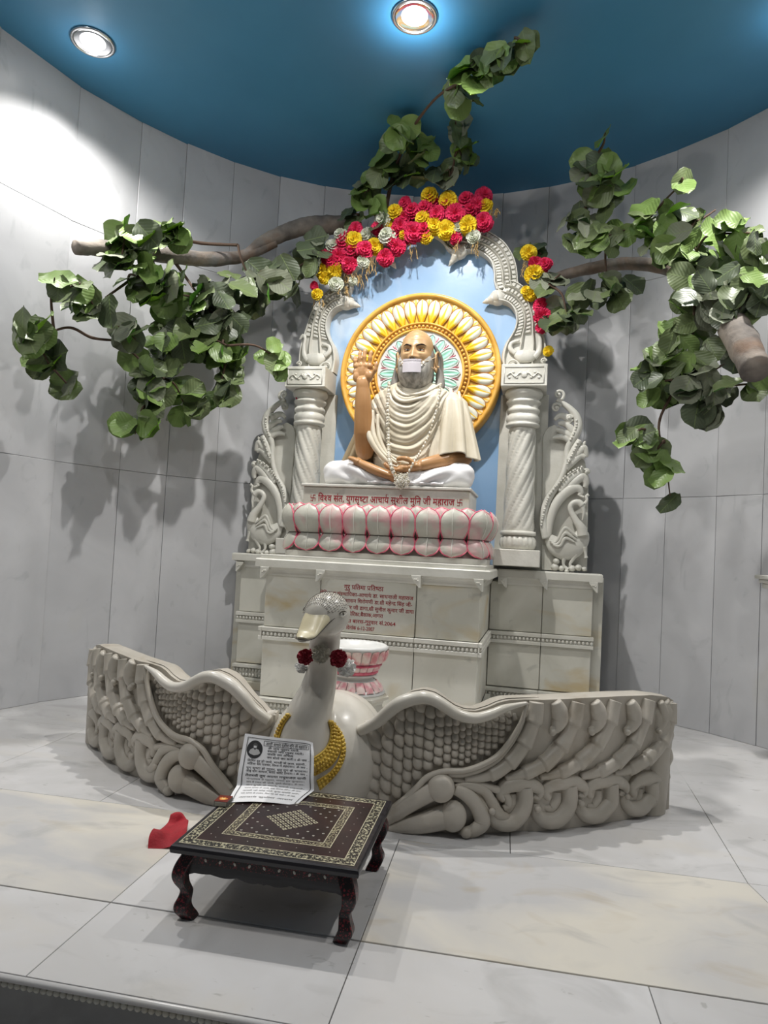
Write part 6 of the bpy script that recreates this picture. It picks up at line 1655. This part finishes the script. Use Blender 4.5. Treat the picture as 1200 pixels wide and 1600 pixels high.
B2, n2 = branch('leafy_branch', 'thick leafy branch with a sawn brown end, spreading right of the arch', X3(1030, 415, 4.5),
    [('bough', [(850, 440, 4.72), (920, 420, 4.66), (985, 412, 4.55), (1045, 420, 4.40), (1090, 445, 4.15), (1125, 480, 3.85), (1152, 520, 3.62), (1181, 578, 3.38)], [.030, .038, .040, .044, .052, .066, .076, .066], M_BARK),
     ('side_twig', [(912, 370, 4.3), (914, 330, 4.25), (922, 290, 4.2)], [.010, .010, .007], M_TWIG),
     ('side_twig', [(1070, 340, 4.1), (1090, 345, 4.1), (1118, 328, 4.1)], [.008, .007, .005], M_TWIG),
     ('side_twig', [(1010, 345, 4.2), (1040, 312, 4.15), (1062, 290, 4.1)], [.008, .006, .004], M_TWIG),
     ('side_twig', [(1080, 440, 4.1), (1085, 500, 3.95), (1062, 590, 3.9), (1030, 660, 3.88), (1040, 720, 3.88), (1047, 775, 3.88)], [.012, .010, .009, .007, .005, .003], M_TWIG)],
    [(925, 258, 28, 14, 8, 4.2, 0), (950, 295, 34, 32, 17, 4.2, 1), (900, 365, 24, 34, 11, 4.3, -1), (960, 365, 44, 26, 17, 4.2, 1), (1035, 350, 36, 32, 18, 4.12, 1), (1066, 278, 6, 10, 2, 4.05, 1), (945, 212, 3, 3, 1, 4.1, 1),
     (1085, 385, 48, 34, 24, 4.05, 1), (1150, 365, 34, 22, 12, 3.95, 1), (1180, 395, 24, 30, 9, 3.9, 0), (862, 440, 22, 22, 7, 4.5, -1), (885, 490, 30, 30, 15, 4.45, -1), (950, 445, 40, 22, 12, 4.3, -1), (1095, 450, 50, 26, 20, 4.0, 0), (1150, 445, 32, 28, 11, 3.85, 0),
     (1070, 550, 42, 42, 24, 3.92, 0), (1030, 600, 26, 40, 14, 3.9, 0), (1105, 600, 36, 26, 13, 3.85, -1), (1150, 560, 24, 40, 6, 3.95, -1), (990, 685, 24, 12, 6, 3.85, 1), (1025, 705, 24, 18, 6, 3.85, 1), (1040, 738, 18, 14, 4, 3.85, 1), (1048, 782, 3, 3, 1, 3.88, 1), (1105, 640, 18, 14, 5, 3.85, -1), (1170, 600, 22, 14, 4, 3.7, 0), (1110, 470, 34, 26, 13, 3.78, -1), (1150, 480, 26, 12, 7, 3.62, -1), (1185, 470, 14, 20, 4, 3.6, 0), (825, 392, 14, 12, 4, 4.62, -1)], 9)
B3, n3 = branch('leafy_branch', 'leafy spray rising from behind the arch up to the blue ceiling', X3(610, 320, 4.5),
    [('side_twig', [(600, 345, 4.5), (615, 270, 4.4), (640, 210, 4.3), (660, 178, 4.25), (685, 150, 4.2), (715, 130, 4.15), (760, 95, 4.05), (810, 70, 3.95)], [.014, .013, .010, .008, .008, .007, .006, .004], M_TWIG),
     ('side_twig', [(690, 320, 4.5), (705, 275, 4.4), (712, 230, 4.3), (712, 190, 4.2)], [.010, .008, .006, .004], M_TWIG), ('side_twig', [(560, 345, 4.55), (580, 290, 4.45), (600, 250, 4.4)], [.010, .008, .005], M_TWIG)],
    [(818, 66, 10, 8, 3, 3.92, 1), (788, 85, 18, 14, 7, 3.98, 0), (745, 112, 26, 18, 12, 4.05, 1), (718, 148, 18, 22, 8, 4.12, 1), (712, 205, 10, 18, 4, 4.2, -1), (724, 250, 12, 22, 5, 4.3, 0), (625, 208, 18, 16, 8, 4.25, 1), (655, 225, 18, 20, 8, 4.28, 1), (600, 262, 24, 20, 9, 4.35, 0), (570, 300, 18, 22, 9, 4.42, 0), (640, 272, 28, 22, 10, 4.38, -1), (690, 275, 18, 18, 7, 4.4, -1), (552, 335, 12, 14, 4, 4.5, -1), (585, 335, 12, 14, 4, 4.42, 0)], 14)
print('leaves', n1, n2, n3)
# ------------------------------------------------------------------ cloth carnations strung over the arch
FM = {'r': noisy(mat('carnation_red', (.7, .02, .09), .7), (.68, .014, .085), (.88, .05, .17), 30), 'y': noisy(mat('carnation_yellow', (.85, .62, .02), .7), (.88, .60, .01), (.95, .80, .05), 30), 'w': noisy(mat('carnation_white', (.74, .76, .64), .7), (.62, .66, .50), (.80, .81, .74), 25)}
def carnation(seed, mt, dense=False):
    r = random.Random(seed); m = MB(); m.ball((0, .01, 0), (.030, .024, .030), 8, 6)
    rings = ((.052, .004, 13), (.048, -.012, 12), (.038, -.024, 10), (.026, -.034, 8), (.013, -.040, 5))
    for R, y, n in rings:
        for k in range(n):
            a = 2*PI*(k+r.random()*.6)/n; w = PI/n*1.5; P = []
            tilt = (R/.052); 
            for j in range(4):
                v = j/3; rr = lerp(R*.25, R*(1+.08*r.uniform(-1, 1)), v); row = []
                for i in range(6):
                    u = -1+2*i/5; aa = a+w*u*(.45+.55*v); rf = .0055*v*sin(u*9+r.random()*2)
                    row.append((rr*cos(aa), y-.014*v*(1.25-tilt)+rf-.006*v*v, rr*sin(aa)))
                P.append(row)
            m.grid(P)
    me = bpy.data.meshes.new('carnation'); me.from_pydata(m.v, [], m.f); me.materials.append(mt); me.polygons.foreach_set('use_smooth', [True]*len(me.polygons)); me.update(); return me
FME = {c: [carnation(i*10+ord(c), m) for i in range(3)] for c, m in FM.items()}
M_STRAW = mat('dried_stem', (.42, .28, .11), .8)
def garland(label, flowers, straws, org, Y0, size=1.0):
    t = thing('flower_garland', label, 'garland', org, None); R = random.Random(4)
    for f in flowers:
        px, py, c = f[:3]; s = (f[3] if len(f) > 3 else 1)*size; Y = Y0-R.uniform(0, .05)
        o = bpy.data.objects.new('carnation', R.choice(FME[c])); COL.objects.link(o); o.parent = t
        p = Vector(X3(px, py, Y))-Vector(org)
        q = Vector((R.uniform(-.35, .35), -1, R.uniform(-.45, .25))).to_track_quat('-Y', 'Z')
        o.matrix_local = Matrix.Translation(p) @ q.to_matrix().to_4x4() @ Matrix.Rotation(R.uniform(0, 6), 4, 'Y') @ Matrix.Scale(s*R.uniform(1.05, 1.22)*(.86 if c == 'w' else 1), 4)
    m = MB()
    for (a, b, n, l) in straws:
        for i in range(n):
            x, z = XZ(a+R.uniform(-8, 8), b, Y0); q = [Vector((x, Y0-R.uniform(0, .04), z))]
            for k in range(4): q.append(q[-1]+Vector((R.uniform(-.012, .012), R.uniform(-.008, .004), -l/4*R.uniform(.6, 1.2))))
            m.tube(q, [.0016, .0022, .0030, .0022, .0008], 5)
            for k in range(3):
                e = q[1+k]+Vector((R.uniform(-.01, .01), -.004, R.uniform(-.01, .01))); m.tube([q[1+k], e, e+Vector((R.uniform(-.012, .012), -.003, -.014))], [.001, .004, .0006], 4, flat=.3)
    tag(m.build('dried_stems', M_STRAW, t), kind='stuff')
    m = MB(); pts = sorted([X3(f[0], f[1], Y0+.03) for f in flowers], key=lambda p: p[0]) if 0 else None
    return t
F_RED = [(265, 240), (180, 320), (155, 405, 1.25), (60, 410), (230, 460), (255, 380), (320, 365), (450, 412, 1.05), (530, 350), (622, 125), (575, 160), (540, 215), (625, 255, 1.25), (735, 80, 1.15), (775, 145), (885, 140, 1.1), (955, 60, 1.1), (985, 120), (1065, 190, 1.15), (1060, 30), (890, 292, .75), (575, 70, .8), (405, 235), (515, 262), (690, 255, 1.1), (205, 285, .8), (120, 440, .9), (700, 110), (835, 110), (600, 300, .8), (930, 170, .8), (1020, 75, .9), (490, 320, .7)]
F_YEL = [(250, 305), (68, 500), (138, 492, .9), (385, 342), (510, 132), (462, 218, .9), (565, 270, .6), (690, 168), (762, 215, 1.0), (830, 242, 1.1), (845, 60, 1.2), (970, 210, 1.1), (725, 30), (708, 290, .8), (1077, 92, .8), (865, 190, .6), (70, 540, .7)]
F_WHT = [(120, 345), (175, 280), (340, 275, 1.15), (465, 285, 1.25), (435, 175, 1.1), (310, 440, .9), (905, 230, 1.05), (1000, 282, .95), (140, 580, 1.15), (245, 560, .7)]
fl_ = [(490+f[0]/4, 300+f[1]/4, c, f[2] if len(f) > 2 else 1) for L_2, c in ((F_RED, 'r'), (F_YEL, 'y'), (F_WHT, 'w')) for f in L_2]
fl_ += [(496, 461, 'y', .7), (470, 622, 'r', .6), (492, 447, 'r', .6)]
garland('pink, yellow and white carnation garland draped over the top of the arch', fl_, [(545, 425, 7, .10), (580, 405, 9, .14), (566, 430, 6, .10), (650, 380, 3, .12), (712, 372, 3, .12), (747, 372, 6, .15), (775, 330, 10, .06), (540, 450, 6, .08), (500, 470, 4, .06), (560, 395, 5, .05)], X3(640, 350, 4.5), 4.50)
garland('short strand of yellow and red carnations hanging at the arch\'s right shoulder', [(826, 396, 'y', 1), (834, 430, 'y', 1.15), (829, 460, 'y', .9), (836, 412, 'r', .8), (853, 414, 'r', .8), (845, 478, 'r', .8), (847, 495, 'r', .95), (846, 512, 'r', .7), (857, 549, 'y', .6), (822, 455, 'y', .6)], [(826, 410, 8, .12), (832, 450, 6, .08), (850, 505, 4, .06)], X3(836, 440, 4.55), 4.56)
